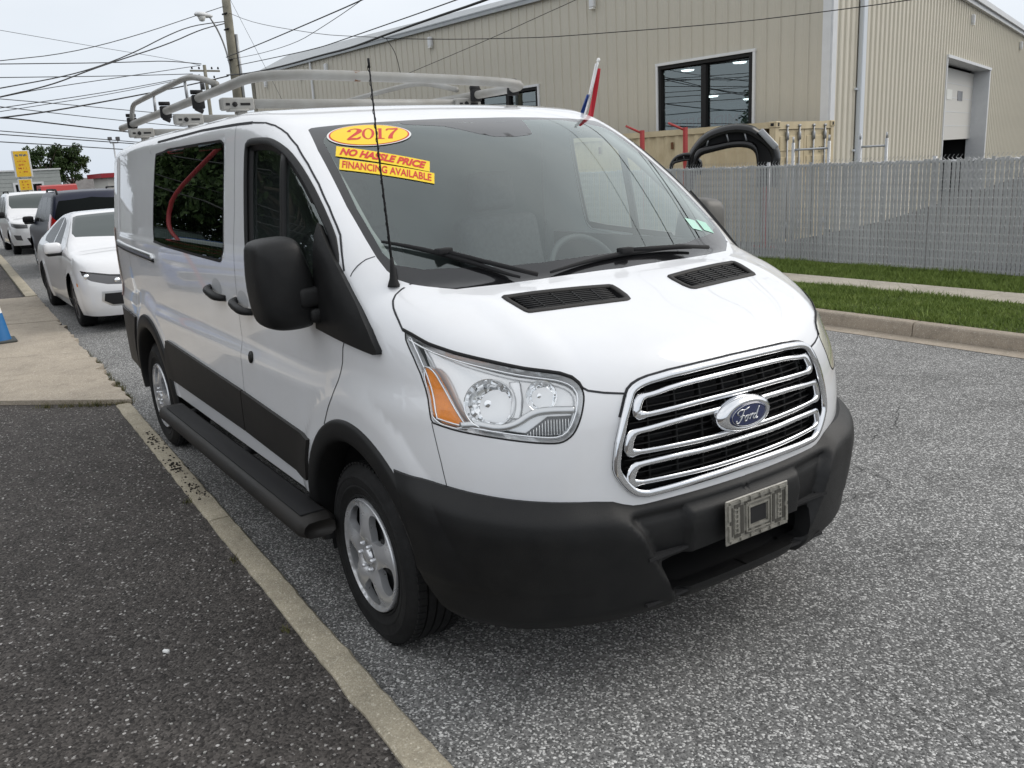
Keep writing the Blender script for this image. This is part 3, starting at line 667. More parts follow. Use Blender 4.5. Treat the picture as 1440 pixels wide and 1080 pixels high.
# --- blank plate holder
pb = [box((0,0,0),(.006,.30,.148))]
plate = meshobj('plate_holder', *bbox((0,0,0),(.007,.306,.156),.003,1), M['platefr'], van, smooth=False, loc=(1.034,0,.578)); plate.rotation_euler = (0, R(-1.7), 0)
ribs = []
for z in (-.066, .066):
    for y in np.linspace(-.12, .12, 6): ribs.append(box((.006, y, z), (.007, .032, .010)))
for y in (-.14, .14):
    for z in (-.035, .035): ribs.append(box((.006, y, z), (.007, .010, .055)))
for y in (-.115, -.098, .098, .115): ribs.append(box((.005, y, 0), (.004, .003, .09)))
for y in (-.1065, .1065):
    for z in np.linspace(-.04, .04, 6): ribs.append(box((.0055, y, z), (.006, .018, .004)))
for y, z, sy, sz in ((0,.036,.09,.006),(0,-.036,.09,.006),(-.047,0,.006,.076),(.047,0,.006,.076),(0,.050,.11,.004),(0,-.050,.11,.004),(-.06,0,.004,.10),(.06,0,.004,.10)): ribs.append(box((.006,y,z),(.008,sy,sz)))
meshobj('rib', *comb(ribs), M['platefr'], plate, smooth=False)
meshobj('window', *box((.0045,0,0),(.003,.075,.055)), M['black'], plate, smooth=False)
holes = [box((.0042, y, z), (.002, .030, .012)) for z in (-.052, .052) for y in np.linspace(-.1, .1, 5)]+[box((.0042, y, 0), (.002, .014, .10)) for y in (-.128, .128, -.078, .078)]
pieces('slot', holes, pmat('dirty_slot', (.06, .056, .047), .6), plate, False)
# --- grille
gpoly = GRh+[(math.pi-u, z) for u, z in GRh[-2:0:-1]]
gp = densify(gpoly, .02, True); V, n = side_pts(VB, gp, .0)
Pg, Tg, Cg = cdt(GRh, [], .04); Vg = VB.side(Pg[:, 0], Pg[:, 1], -.055); Ng = VB.nrm(Vg); Fg = orient(Vg, Tg, Ng)
k = len(gp); Vin = V-n*.058
G = meshobj('grille', *comb([(Vg, Fg), (mirror(Vg), flipf(Fg)), (np.concatenate([V, Vin]), [(i, i+k, (i+1) % k+k, (i+1) % k) for i in range(k)])]), M['black'], van)
meshobj('chrome_surround', *band(*side_pts(VB, resample(inset(gp, .012), .015, True), .006), .024, .010, True), M['chrome'], G)
V, n = side_pts(VB, densify(GRh[:9], .02), .0015); Vm, nm_ = V.copy(), n.copy(); Vm[:, 1] *= -1; nm_[:, 1] *= -1
meshobj('seal', *comb([band(V, n, .012, .0006, False, [(-.6, 0), (.6, 0)]), band(Vm, nm_, .012, .0006, False, [(-.6, 0), (.6, 0)])]), M['seam'], G)
def loop(ue, zt, zb, gapc=None):
    """one stretched chrome ring: zt/zb = heights at its end and at the middle"""
    r = .026
    zte, ztm = zt; zbe, zbm = zb
    half = [(PI2, ztm), (1.40, ztm-.002), (1.28, .5*(zte+ztm)+.003), (ue+.06, zte+.002), (ue+.022, zte), (ue+.007, zte-.007), (ue+.001, zte-.02), (ue-.003, .5*(zte+zbe)), (ue-.006, zbe+.016), (ue-.004, zbe+.005), (ue+.006, zbe), (ue+.04, zbe), (1.28, .5*(zbe+zbm)), (1.40, zbm), (PI2, zbm)]
    full = half+[(math.pi-u, z) for u, z in half[-2:0:-1]]
    q = resample(smoothpoly(full, 1), .012, True); V, n = side_pts(VB, q, .002)
    d = np.minimum(np.abs(q[:, 0]-ue), np.abs(math.pi-q[:, 0]-ue)); wv = .018+.013*sst(-d, -.03, -.006)
    return band(V, n, .02, .006, True, [(-.5, -1.6), (-.5, .3), (-.34, 1.), (.22, .75), (.5, .1), (.5, -1.6)], wv=wv)
for a_ in ((1.146,(1.034,1.054),(.977,.985)), (1.112,(.930,.945),(.864,.858)), (1.116,(.824,.825),(.764,.757))): meshobj('chrome_bar', *loop(*a_), M['chrome'], G)
fins = []
for z in np.linspace(.742, 1.07, 15):
    for s_ in (1,):
        uu = np.linspace(1.10+.03*abs(z-.85)/.2, math.pi-1.10-.03*abs(z-.85)/.2, 40); V, n = side_pts(VB, [(u, z) for u in uu], -.034); fins.append(band(V, n, .006, .014))
for u in np.linspace(1.19, math.pi-1.19, 8):
    V, n = side_pts(VB, [(u, z) for z in np.linspace(.74, 1.07, 12)], -.036); fins.append(band(V, n, .007, .016))
meshobj('grille_fins', *comb(fins), M['plastic'], G)
# --- oval badge with its script
BC = np.array([.972, 0., .914])
def ell(n, a, b): return [(a*math.cos(2*math.pi*i/n), b*math.sin(2*math.pi*i/n)) for i in range(n)]
def dome(rings, n=48):
    V, F = [], []
    for (a, b, x) in rings: V += [(BC[0]+x-.10*y*y, y, BC[2]+z) for y, z in ell(n, a, b)]
    for i in range(len(rings)-1):
        for k in range(n): F.append((i*n+k, i*n+(k+1) % n, (i+1)*n+(k+1) % n, (i+1)*n+k))
    F.append(tuple((len(rings)-1)*n+k for k in range(n))); return np.array(V), F
badge = meshobj('badge', *dome([(.128,.060,-.03),(.126,.060,.0),(.118,.056,.012),(.104,.050,.019),(.092,.043,.022),(.088,.041,.019),(.06,.03,.018)]), M['chrome'], van)
meshobj('badge_field', *dome([(.089,.0415,.0185),(.087,.0405,.0225),(.07,.033,.0235),(.03,.015,.024)]), M['fordblue'], badge)
rl = tube([(BC[0]+.0245-.10*y*y, y, BC[2]+z) for y, z in ell(60, .082, .0365)], .0009, 5, True)
def stroke(pts, w=.0026):
    q = smoothpoly(np.array(pts, float), 3, False); rad = [w*(.55+.55*abs(math.sin(i*.23))) for i in range(len(q))]
    return tube([(BC[0]+.0252-.10*y*y, y, BC[2]+z) for y, z in q], w, 6, rad=rad)
X0 = -.056
def gl(pts, dx, sc=1.): return stroke([(X0+dx+x*sc+.22*z*sc, z*sc-.004) for x, z in pts])
ford = [gl([(.004,.010),(-.006,.014),(-.004,.024),(.012,.027),(.028,.024),(.040,.028),(.048,.031)], 0), gl([(.024,.024),(.020,.006),(.014,-.010),(.004,-.017),(-.006,-.013),(-.004,-.006)], 0), gl([(.008,.004),(.020,.006),(.030,.005)], 0),
        gl([(.044,.004),(.036,.002),(.033,-.008),(.038,-.015),(.046,-.012),(.048,-.002),(.043,.005),(.050,.001),(.056,.002)], 0), gl([(.056,.002),(.060,.006),(.060,-.004),(.057,-.014),(.062,-.002),(.068,.005),(.073,.005)], 0),
        gl([(.088,.001),(.080,.004),(.074,-.004),(.075,-.013),(.082,-.014),(.090,-.004)], 0), gl([(.096,.026),(.091,.008),(.087,-.010),(.090,-.015),(.098,-.011)], 0)]
meshobj('badge_script', *comb([rl]+ford), M['satin'], badge)
# --- headlights
for sd_ in (-1, 1):
    def put(vf, nm, mat, parent, norm=None, sm=True):
        V, F = vf[0], vf[1]
        if sd_ > 0: V = mirror(V); F = flipf(F)
        if norm is not None and sd_ > 0: norm = mirror(norm)
        return meshobj(nm, V, F, mat, parent, smooth=sm, normals=norm)
    hl = smoothpoly(HL, 1)
    hd = densify(hl, .02, True)
    V0, n0 = side_pts(VB, hd, 0.); k = len(hd)
    # housing: back of the cup follows the body further in
    P, T, Cn = cdt(inset(hl, .012), [], .02); Vh = VB.side(P[:, 0], P[:, 1], -.036); Nh = VB.nrm(Vh); Fh = orient(Vh, T, Nh)
    rim = inset(hd, .012); Vr, nr = side_pts(VB, rim, -.036)
    cup = comb([(Vh, Fh), (np.concatenate([V0-n0*.002, Vr]), [(i, i+k, (i+1) % k+k, (i+1) % k) for i in range(k)])])
    H = put(cup, 'headlight', M['bezel'], van)
    Vl, Fl, Nl = patch(VB, hl, .0, .03)
    put((Vl, Fl), 'lens', M['lens'] if sd_ < 0 else M['oldlens'], H, Nl)
    V, n = side_pts(VB, hd, .0003); put(band(V, n, .0055, .001, True), 'gasket', M['plastic'], H)
    V, n = side_pts(VB, densify(HL[0:11], .02), .001); put(band(V+np.array([0, 0, .004]), n, .009, .0015, False), 'upper_gap', M['black'], H)
    # chrome inner frame just behind the lens
    V, n = side_pts(VB, resample(inset(hd, .016), .02, True), -.010); put(band(V, n, .006, .003, True), 'inner_frame', M['chrome'], H)
    AMB = [(.446,1.142),(.484,1.132),(.532,1.073),(.582,1.013),(.626,.966),(.508,.979),(.487,1.031)]
    Va, Fa, Na = patch(VB, smoothpoly(AMB, 1), -.010, .03); Va, Wa = thick(Va, Fa, Na, .02); o = put((Va, list(Fa)+list(Wa)), 'turn_lamp', M['amber'], H, sm=False)
    put(band(*side_pts(VB, resample(inset(smoothpoly(AMB, 1), -.006), .02, True), -.010), .006, .004, True), 'turn_lamp_frame', M['chrome'], H)
    # reflector bowls facing forward
    def bowl(u, z, r, dep, off, seg=40, facets=0):
        c, n = side_pts(VB, [(u, z)], off); c = c[0]; d = n[0]*.55+np.array([.45, 0, .0]); d /= np.linalg.norm(d)
        x = np.cross([0, 0, 1.], d); x /= np.linalg.norm(x); y = np.cross(d, x); V, F = [], []
        prof = [(1., 0.), (.97, -.02), (.93, -.14), (.8, -.42), (.6, -.68), (.35, -.88), (.16, -.95), (.15, -.6), (.0, -.55)]
        for q, (a, b) in enumerate(prof):
            for i in range(seg):
                t = 2*math.pi*i/seg; jag = 1+(.035*math.cos(t*facets) if facets and 1 < q < 6 else 0); V.append(c+x*r*a*jag*math.cos(t)+y*r*a*jag*math.sin(t)+d*b*dep)
        for q in range(len(prof)-1):
            for i in range(seg): F.append((q*seg+i, q*seg+(i+1) % seg, (q+1)*seg+(i+1) % seg, (q+1)*seg+i))
        return np.array(V), flipf(F)
    o = put(bowl(.690, 1.046, .078, .05, -.012, 36, 14), 'low_beam', M['bowl'], H, sm=False)
    o = put(bowl(.850, 1.068, .050, .04, -.018, 32, 8), 'high_beam', M['bowl'], H, sm=False)
    c1 = [(.695+.075*math.cos(t), 1.046+.070*math.sin(t)) for t in np.linspace(0, 2*math.pi, 40)[:-1]]; c2 = [(.845+.062*math.cos(t), 1.066+.05*math.sin(t)) for t in np.linspace(0, 2*math.pi, 40)[:-1]]
    put(comb([band(*side_pts(VB, c1, -.010), .005, .003, True)]), 'beam_ring', M['satin'], H)
    put(band(*side_pts(VB, densify([(.765,1.115),(.775,1.06),(.77,1.0)], .01), -.03), .034, .006), 'beam_divider', M['bezel'], H)
    BND = [(.600,.975),(.66,.985),(.72,.972),(.775,.985),(.818,1.018),(.866,1.026),(.95,1.020)]
    put(band(*side_pts(VB, densify(smoothpoly(BND, 2, False), .01), -.012), .022, .006), 'trim_blade', M['satin'], H)
    GRD = [(.795,.948),(.865,1.0),(.938,.998),(.928,.965),(.905,.944)]
    Vg_, Fg_, Ng_ = patch(VB, GRD, -.02, .03); put((Vg_, Fg_), 'side_marker', M['smoke'], H, Ng_)
    ln = []
    for q in np.linspace(.80, .93, 16):
        z1 = np.interp(q, [.795, .865, .938], [.948, 1., .998]); ln.append(band(*side_pts(VB, densify([(q, .947), (q, max(z1-.003, .95))], .015), -.018), .0025, .002))
    put(comb(ln), 'side_marker_rib', M['bezel'], H)
# --- hood vents
for sd_ in (-1, 1):
    VV = np.array(VENT); c = VV.mean(0)
    q = densify(smoothpoly(VV, 1), .01, True); Vq = VB.top(q[:, 0], q[:, 1]); nq = VB.nrm(Vq)
    fr = band(Vq, nq, .022, .005, True)
    k = len(q); qi = c+(q-c)*.97; bed = (np.concatenate([Vq, VB.top(qi[:, 0], qi[:, 1], -.03)]), [(i, i+k, (i+1) % k+k, (i+1) % k) for i in range(k)])
    P, T, Cn = cdt(VV, [], .05); Vd = VB.top(P[:, 0], P[:, 1], -.028); Fd = orient(Vd, T, VB.nrm(Vd))
    sl = []
    for t in np.linspace(.1, .9, 8):
        a_ = VV[1]+(VV[6]-VV[1])*t; b_ = VV[2]+(VV[5]-VV[2])*t; d = b_-a_; a_ = a_+d*.04; b_ = b_-d*.04; s_ = np.linspace(a_[0], b_[0], 10); aa = np.linspace(a_[1], b_[1], 10)
        Vs = VB.top(s_, aa, -.006); sl.append(band(Vs, VB.nrm(Vs), .006, .005))
    for t in np.linspace(.2, .8, 4):
        a_ = VV[1]+(VV[2]-VV[1])*t; b_ = VV[6]+(VV[5]-VV[6])*t; s_ = np.linspace(a_[0], b_[0], 5); aa = np.linspace(a_[1], b_[1], 5); Vs = VB.top(s_, aa, -.003); sl.append(band(Vs, VB.nrm(Vs), .005, .004))
    A, Bq, Cq = comb([fr]), comb([bed, (Vd, Fd)]), comb(sl)
    if sd_ > 0: A, Bq, Cq = [(mirror(v), flipf(f)) for v, f in (A, Bq, Cq)]
    vo = meshobj('hood_vent', *A, M['grey_metal'] if False else M['worn_plastic'], HOOD); meshobj('vent_bed', *Bq, M['black'], HOOD); meshobj('vent_louvres', *Cq, M['plastic'], HOOD)
# --- wipers and cowl
def wiper(blade, arm, side_lift=.02):
    b = np.array(blade); Vb_ = VB.top(np.interp(np.linspace(0, 1, 20), np.linspace(0, 1, len(b)), b[:, 0]), np.abs(np.interp(np.linspace(0, 1, 20), np.linspace(0, 1, len(b)), b[:, 1])), .014)
    sgn = np.sign(np.interp(np.linspace(0, 1, 20), np.linspace(0, 1, len(b)), b[:, 1])); Vb_[:, 1] = sgn*np.abs(Vb_[:, 1])
    a = np.array(arm); Va_ = VB.top(a[:, 0], np.abs(a[:, 1]), 0.); Va_[:, 1] = np.sign(a[:, 1])*np.abs(a[:, 1]); Va_[:, 2] += np.array([.03, .035, .03, .022])[:len(a)]
    m = Vb_[9]+np.array([0, 0, .012])
    return comb([tube(Vb_, .009, 6, rad=[.005+.005*math.sin(math.pi*i/19) for i in range(20)]), tube(np.concatenate([Va_[:-1], [m]]), .009, 6), bbox(m, (.035, .06, .022), .005)])
meshobj('wiper', *wiper([(.008,-.802),(.158,-.622),(.33,-.432)], [(.365,-.38),(.31,-.44),(.235,-.53),(.18,-.60)]), M['black'], van)
meshobj('wiper', *wiper([(.345,-.31),(.335,-.02),(.326,.16),(.300,.44)], [(.315,.52),(.322,.36),(.330,.18),(.335,.06)]), M['black'], van)
# antenna
meshobj('antenna', *comb([lathe([(.0, 0), (.022, 0), (.021, .006), (.013, .028), (.008, .07), (.006, .1), (0, .1)], 16, 'z'), tube([(-.002,0,.09),(-.03,0,.45),(-.048,.002,.745)], .0032, 6, rad=[.005,.0032,.0028]), tube([(-.047,.002,.72),(-.0485,.002,.75)], .0045, 6), ]), M['black'], van, loc=(.144,-.8345,1.368))
hx = [(-.002-.03*(t/.36) if t < .36 else -.03-.018*(t-.36)/.29, 0, .09+t) for t in np.linspace(0, .64, 160)]
meshobj('antenna_coil', *tube([(x+.0042*math.cos(i*.55), .0042*math.sin(i*.55), z) for i, (x, y, z) in enumerate(hx)], .0013, 4), M['black'], van, loc=(.144,-.8345,1.368))
# --- mirrors
def mirror_head():
    out_ = np.array([(353.6,351),(356.7,341.7),(364,336.7),(381,334),(407.6,333),(415.7,335.6),(421,341.7),(428,361),(438,391.6),(440,411.6),(439,440),(432,461),(428,466),(401.5,468),(379,466),(365.8,461),(357.7,450.7),(353.6,432),(350.5,395.7)])
    y = -1.190+(out_[:, 0]-352)/ (440-352)*.215; z = 1.544-(out_[:, 1]-333)/(468-333)*.345
    yz = resample(smoothpoly(np.stack([y, z], 1), 1), .015, True); c = yz.mean(0); V, F = [], []; n = len(yz)
    rings = [(-.075,.95),(-.07,.99),(-.05,1.),(.0,1.),(.03,.992),(.052,.97),(.07,.93),(.084,.86),(.093,.74),(.099,.5),(.102,.1)]
    for x, k in rings:
        for q in yz: p_ = c+(q-c)*k; V.append((-.275+x-.25*(p_[0]-c[0])*0-.12*max(0, -(p_[0]-c[0])), p_[0], p_[1]))
    for i in range(len(rings)-1):
        for k in range(n): F.append((i*n+k, i*n+(k+1) % n, (i+1)*n+(k+1) % n, (i+1)*n+k))
    F.append(tuple((len(rings)-1)*n+k for k in range(n))); F.append(tuple(range(n-1, -1, -1)))
    gl_ = [(-.275-.079-.12*max(0, -(q[0]-c[0])), *(c+(q-c)*.84)) for q in yz]
    return np.array(V), F, np.array(gl_)
MV, MF, MG = mirror_head()
Vs, Fs, Ns = patch(VB, SAIL, .022, .025); Vs2, Ws = thick(Vs, Fs, Ns, .03)
arm1 = comb([bbox((-.215,-.975,1.322),(.10,.17,.078),.02,3), bbox((-.20,-.96,1.255),(.08,.13,.055),.015,2)])
for sd_ in (-1, 1):
    def put2(vf, nm, mat, parent, sm=True):
        V, F = vf
        if sd_ > 0: V = mirror(V); F = flipf(F)
        return meshobj(nm, V, F, mat, parent, smooth=sm)
    mo = put2((MV, MF), 'side_mirror', M['plastic'] if sd_ < 0 else pmat('sun_faded_plastic', (.10, .095, .085), .45, var=.2), van); edge_split(mo, 60)
    put2((MG, [tuple(range(len(MG)-1, -1, -1))]), 'mirror_glass', M['chrome'], mo)
    put2(arm1, 'mirror_arm', M['plastic'], mo)
    o = put2((Vs2, list(Fs)+list(Ws)), 'mirror_base', M['plastic'], mo); edge_split(o, 50)
# --- door handles, lock, sliding rail
for sd_ in (-1, 1):
    def put3(vf, nm, mat, parent):
        V, F = vf
        if sd_ > 0: V = mirror(V); F = flipf(F)
        return meshobj(nm, V, F, mat, parent)
    for (u0, z0, u1, z1), par in (((-1.665,1.232,-1.425,1.196), SLIDES), ((-1.252,1.205,-1.03,1.17), DOORS)):
        par_ = par[0 if sd_ < 0 else 1]; uz = [(u0+(u1-u0)*t, z0+(z1-z0)*t) for t in np.linspace(0, 1, 12)]; V, n = side_pts(VB, uz, 0.)
        lift = np.array([.002,.022,.034,.038,.04,.04,.04,.04,.038,.034,.022,.002]); put3(tube(V+n*lift[:, None], .015, 8, rad=[.016,.018,.019,.02,.02,.02,.02,.02,.02,.019,.018,.016]), 'handle', M['plastic'], par_)
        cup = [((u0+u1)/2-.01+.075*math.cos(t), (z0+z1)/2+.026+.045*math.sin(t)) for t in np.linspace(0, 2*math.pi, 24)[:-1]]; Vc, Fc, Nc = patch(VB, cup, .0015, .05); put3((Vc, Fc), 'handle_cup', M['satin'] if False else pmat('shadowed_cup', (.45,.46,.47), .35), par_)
    lk = [(-1.115+.03*math.cos(t), .952+.028*math.sin(t)) for t in np.linspace(0, 2*math.pi, 20)[:-1]]; Vc, Fc, Nc = patch(VB, lk, .006, .05); Vc, Wc = thick(Vc, Fc, Nc, .008); put3((Vc, list(Fc)+list(Wc)), 'lock_cover', M['plastic'], DOORS[0 if sd_ < 0 else 1])
    V, n = side_pts(VB, densify([(-2.876,1.306),(-4.1,1.346)], .08), .0); put3(band(V, n, .052, .014), 'slide_rail', M['satin'], van)
    V, n = side_pts(VB, densify([(-2.872,1.293),(-4.1,1.333)], .08), .004); put3(band(V, n, .016, .014), 'slide_rail_groove', M['black'], van)
    # side step
    st = [(-.255,-1.055,.395)]+[(s, -1.055, .395) for s in (-.30, -1.0, -2.0, -2.6)]+[(-2.645,-1.055,.395)]
    pr = [(.0,.046),(.05,.043),(.072,.026),(.079,0),(.072,-.022),(.05,-.036),(.0,-.04),(-.06,-.038),(-.085,-.02),(-.085,.025),(-.06,.045)]
    V, F = [], []; m = len(pr)
    sc_ = [.80, 1, 1, 1, 1, .8]
    for (s, y, z), k_ in zip(st, sc_): V += [(s, y-a*k_, z+b*k_) for a, b in pr]
    for i in range(len(st)-1):
        for q in range(m): F.append((i*m+q, i*m+(q+1) % m, (i+1)*m+(q+1) % m, (i+1)*m+q))
    F.append(tuple(range(m))); F.append(tuple((len(st)-1)*m+q for q in range(m-1, -1, -1)))
    so = put3((np.array(V), flipf(F)), 'side_step', M['worn_plastic'], van)
    put3(bbox((-1.43,-1.05,.443),(2.2,.10,.008),.002,1), 'step_pad', M['black'], so)
    [put3(box((s, -.98, .42), (.05, .14, .03)), 'step_bracket', M['black'], so) for s in (-.55, -1.4, -2.4)]
    # rear lamps and rear door seam
    tl = patch(VB, [(-4.22,.95),(-4.42,.95),(-4.42,1.45),(-4.22,1.45)], .006, .06); put3((tl[0], tl[1]), 'tail_lamp', M['redlens'], van)
V, F, Nn = patch(VB, [(-5.5,.44),(-4.75,.44),(-4.75,.62),(-5.5,.62)], .05, .06); V2, W = thick(V, F, Nn, .08)
meshobj('rear_bumper', *comb([(V2, list(F)+list(W)), (mirror(V2), flipf(list(F)+list(W)))]), M['worn_plastic'], van)
# --- wheels
def tyre_vf(r=.355, wd=.235, rim=.212):
    h = wd/2
    prof = [(rim+.004,-h*.78),(rim+.012,-h*.86),(rim+.016,-h*.93),(rim+.022,-h*.93),(rim+.024,-h*.90),(rim+.05,-h*.985),(rim+.053,-h*1.005),(rim+.058,-h*1.005),(rim+.061,-h*.99),(r-.065,-h*1.015),(r-.055,-h*1.015),(r-.053,-h*1.03),(r-.047,-h*1.03),(r-.045,-h*1.01),(r-.035,-h*.98),(r-.014,-h*.86),(r-.005,-h*.74)]
    tread = []
    for g in (-.48, -.16, .16, .48):
        tread += [(r, h*(g-.035)), (r-.009, h*(g-.03)), (r-.009, h*(g+.03)), (r, h*(g+.035))]
    prof = prof+tread+[(q, -y) for q, y in prof[::-1]]
    return lathe(prof, 96, 'y')
def tread_blocks(r=.355, wd=.235):
    h = wd/2; B_ = []
    for i in range(72):
        t = 2*math.pi*i/72
        for y0, y1, dt in ((-.80,-.53,0),(.53,.80,.5)):
            b = box((0,0,0),(.008,(y1-y0)*h,.019)); Mx = Matrix.Rotation(-(t+dt*.04), 4, 'Y')@Matrix.Translation((r-.0015, (y0+y1)/2*h, 0)); B_.append(xform(b, Mx))
    return comb(B_)
def rim_vf(R0=.2145, nsp=5):
    """five broad spokes with rounded windows, as one disc with holes"""
    out_ = [(R0*math.cos(t), R0*math.sin(t)) for t in np.linspace(0, 2*math.pi, 90)[:-1]]; holes = []
    for k in range(nsp):
        t0 = R(90)+2*math.pi*k/nsp+R(36); pr = [(.098,-.10),(.090,0),(.098,.10),(.118,.25),(.150,.375),(.183,.385),(.198,.20),(.199,0),(.198,-.20),(.183,-.385),(.150,-.375),(.118,-.25)]
        holes.append(smoothpoly([(r_*math.cos(t0+d), r_*math.sin(t0+d)) for r_, d in pr], 2))
    P, T, Cn = cdt(out_, [(h_, True) for h_ in holes], .012)
    inh = np.zeros(len(T), bool)
    for h_ in holes: inh |= inpoly(Cn, h_)
    ids, F = submesh(P, T, np.where(~inh)[0]); q = P[ids]; r = np.hypot(q[:, 0], q[:, 1]); th = np.arctan2(q[:, 1], q[:, 0])-R(90)
    dep = spl([0, .03, .055, .075, .1, .15, .19, .203, .2145], [-.006, -.006, -.004, -.018, -.026, -.022, -.012, -.004, -.012])(r)
    sp = np.cos(nsp*th); dep = dep+.018*(1-sp)*.5*sst(r, .07, .12)*sst(-r, -.20, -.18)
    V = np.stack([q[:, 0], dep, q[:, 1]], 1)
    F = [f if np.cross(V[f[1]]-V[f[0]], V[f[2]]-V[f[0]])[1] < 0 else tuple(reversed(f)) for f in F]
    B = boundary(F); bi = sorted({i for e in B for i in e}); mp_ = {i: len(V)+k for k, i in enumerate(bi)}
    V2 = np.concatenate([V, V[bi]+np.array([0, .028, 0])]); W = [(b, a, mp_[a], mp_[b]) for a, b in B]
    nuts = []
    for k in range(6):
        t = 2*math.pi*k/6; nuts.append(xform(lathe([(0,-.018),(.006,-.018),(.0085,-.012),(.0085,0.)], 8, 'y'), Matrix.Translation((.052*math.cos(t), -.012, .052*math.sin(t)))))
    nuts.append(lathe([(0,-.024),(.026,-.024),(.034,-.018),(.036,-.010)], 24, 'y'))
    return (V2, list(F)+W), comb(nuts)
TY = tyre_vf(); TB = tread_blocks(); (RM, NU) = rim_vf()
BK = comb([lathe([(0,.03),(.15,.03),(.15,.045),(.206,.05),(.206,.10)], 40, 'y'), xform(box((0,0,0),(.07,.05,.12)), Matrix.Translation((.12,.03,.03)))])
bar = lathe([(.206,-.004),(.214,-.010),(.218,-.012),(.221,-.006),(.219,.01)], 64, 'y'); barrel = lathe([(.2175,.008),(.214,.05),(.205,.11)], 48, 'y')
def wheel(parent, s, y, z=.348, rot=0.):
    wo = bpy.data.objects.new('wheel', None); COL.objects.link(wo); wo.parent = parent; wo.location = (s, y, z); wo.rotation_euler = (0, rot, 0 if y < 0 else math.pi)
    t = meshobj('tyre', *comb([TY, TB]), M['rubber'], wo); edge_split(t, 40); t.location = (0, .1175, 0)
    t.location = (0, .105, 0)
    a_ = meshobj('rim', *comb([RM, bar]), M['alloy'], wo); meshobj('barrel', *barrel, M['black'], wo); edge_split(a_, 38); meshobj('lug_nuts', *NU, M['alloy'], wo); meshobj('brake', *BK, M['black'], wo)
    return wo
wheel(van, 0., -.955); wheel(van, -3.3, -.955, rot=R(20)); wheel(van, 0., .955); wheel(van, -3.3, .955)
# --- ladder rack
rack = bpy.data.objects.new('ladder_rack', None); COL.objects.link(rack); rack.parent = van; rack.location = (0, 0, 0)
def rtube(P, r, it=2): return tube(smoothpoly(np.array(P, float), it, False), r, 12)
meshobj('rail', *rtube([(-4.48,-.72,2.168),(-4.3,-.72,2.17),(-2.2,-.72,2.203),(-1.75,-.72,2.212),(-1.45,-.70,2.224),(-1.27,-.52,2.216),(-1.24,-.2,2.205),(-1.22,.2,2.193),(-1.19,.50,2.178),(-1.20,.68,2.166),(-1.32,.735,2.160),(-1.8,.74,2.160),(-2.5,.74,2.160),(-4.3,.74,2.16),(-4.48,.74,2.158)], .0240), M['rack'], rack)
for s, z0, z1 in ((-1.80,2.128,2.118), (-2.75,2.118,2.110), (-4.04,2.112,2.10)):
    meshobj('crossbar', *rtube([(s,-.74,z0),(s-.02,.76,z1)], .0235, 0), M['rack'], rack)
    for y in (-.68, .70):
        z = z0+(z1-z0)*(y+.72)/1.44; f_ = meshobj('foot', *bbox((s, y, z-.002), (.055, .17, .062), .008, 1), M['rack'], rack); edge_split(f_, 30)
        meshobj('foot_leg', *comb([bbox((s, y-.02*np.sign(y), z-.06), (.04, .05, .07), .006, 1), bbox((s, y, z-.032), (.07, .10, .012), .003, 1)]), M['rack'], rack)
        meshobj('clamp', *bbox((s, y-.03*np.sign(y), z-.085), (.05, .09, .03), .005, 1), M['black'], rack); meshobj('knob', *tube([(s+.027, y-.02, z-.005), (s+.035, y-.02, z-.005)], .013, 8), M['black'], rack); meshobj('slot', *box((s+.0285, y+.035, z-.004), (.003, .05, .012)), M['black'], rack, smooth=False); meshobj('slot', *box((s+.0285, y-.055, z-.004), (.003, .02, .012)), M['black'], rack, smooth=False)
gd = [(-4.11,-.72,2.19),(-4.05,-.72,2.255),(-3.98,-.72,2.30),(-3.80,-.72,2.307),(-2.9,-.72,2.325),(-2.5,-.72,2.331),(-2.25,-.72,2.30),(-1.97,-.72,2.24)]
meshobj('guard', *rtube(gd, .0165), M['rack'], rack)
meshobj('guard_post', *comb([tube([(-3.36,-.72,2.19),(-3.35,-.72,2.305)], .009, 8), tube([(-2.56,-.72,2.20),(-2.57,-.72,2.32)], .009, 8)]), M['grey_metal'], rack)
gd2 = [(s, .74, z-.03) for s, y, z in gd]
meshobj('guard', *rtube(gd2, .0165), M['rack'], rack)
cl_ = []
for s in (-4.1, -3.1, -2.35): cl_ += [bbox((s, -.72, 2.183), (.03, .066, .075), .006, 1), tube([(s, -.755, 2.235), (s, -.69, 2.235)], .012, 8), tube([(s, -.74, 2.15), (s, -.70, 2.13)], .013, 8)]
for s in (-1.75, -1.36): cl_ += [bbox((s, .735, 2.16), (.03, .066, .075), .006, 1), tube([(s, .70, 2.20), (s, .76, 2.20)], .012, 8)]
pieces('clip', cl_, M['black'], rack)
meshobj('rust_patch', *tube([(-1.248,-.27,2.2075),(-1.246,-.24,2.2065)], .0246, 12, caps=False), M['rust'], rack)
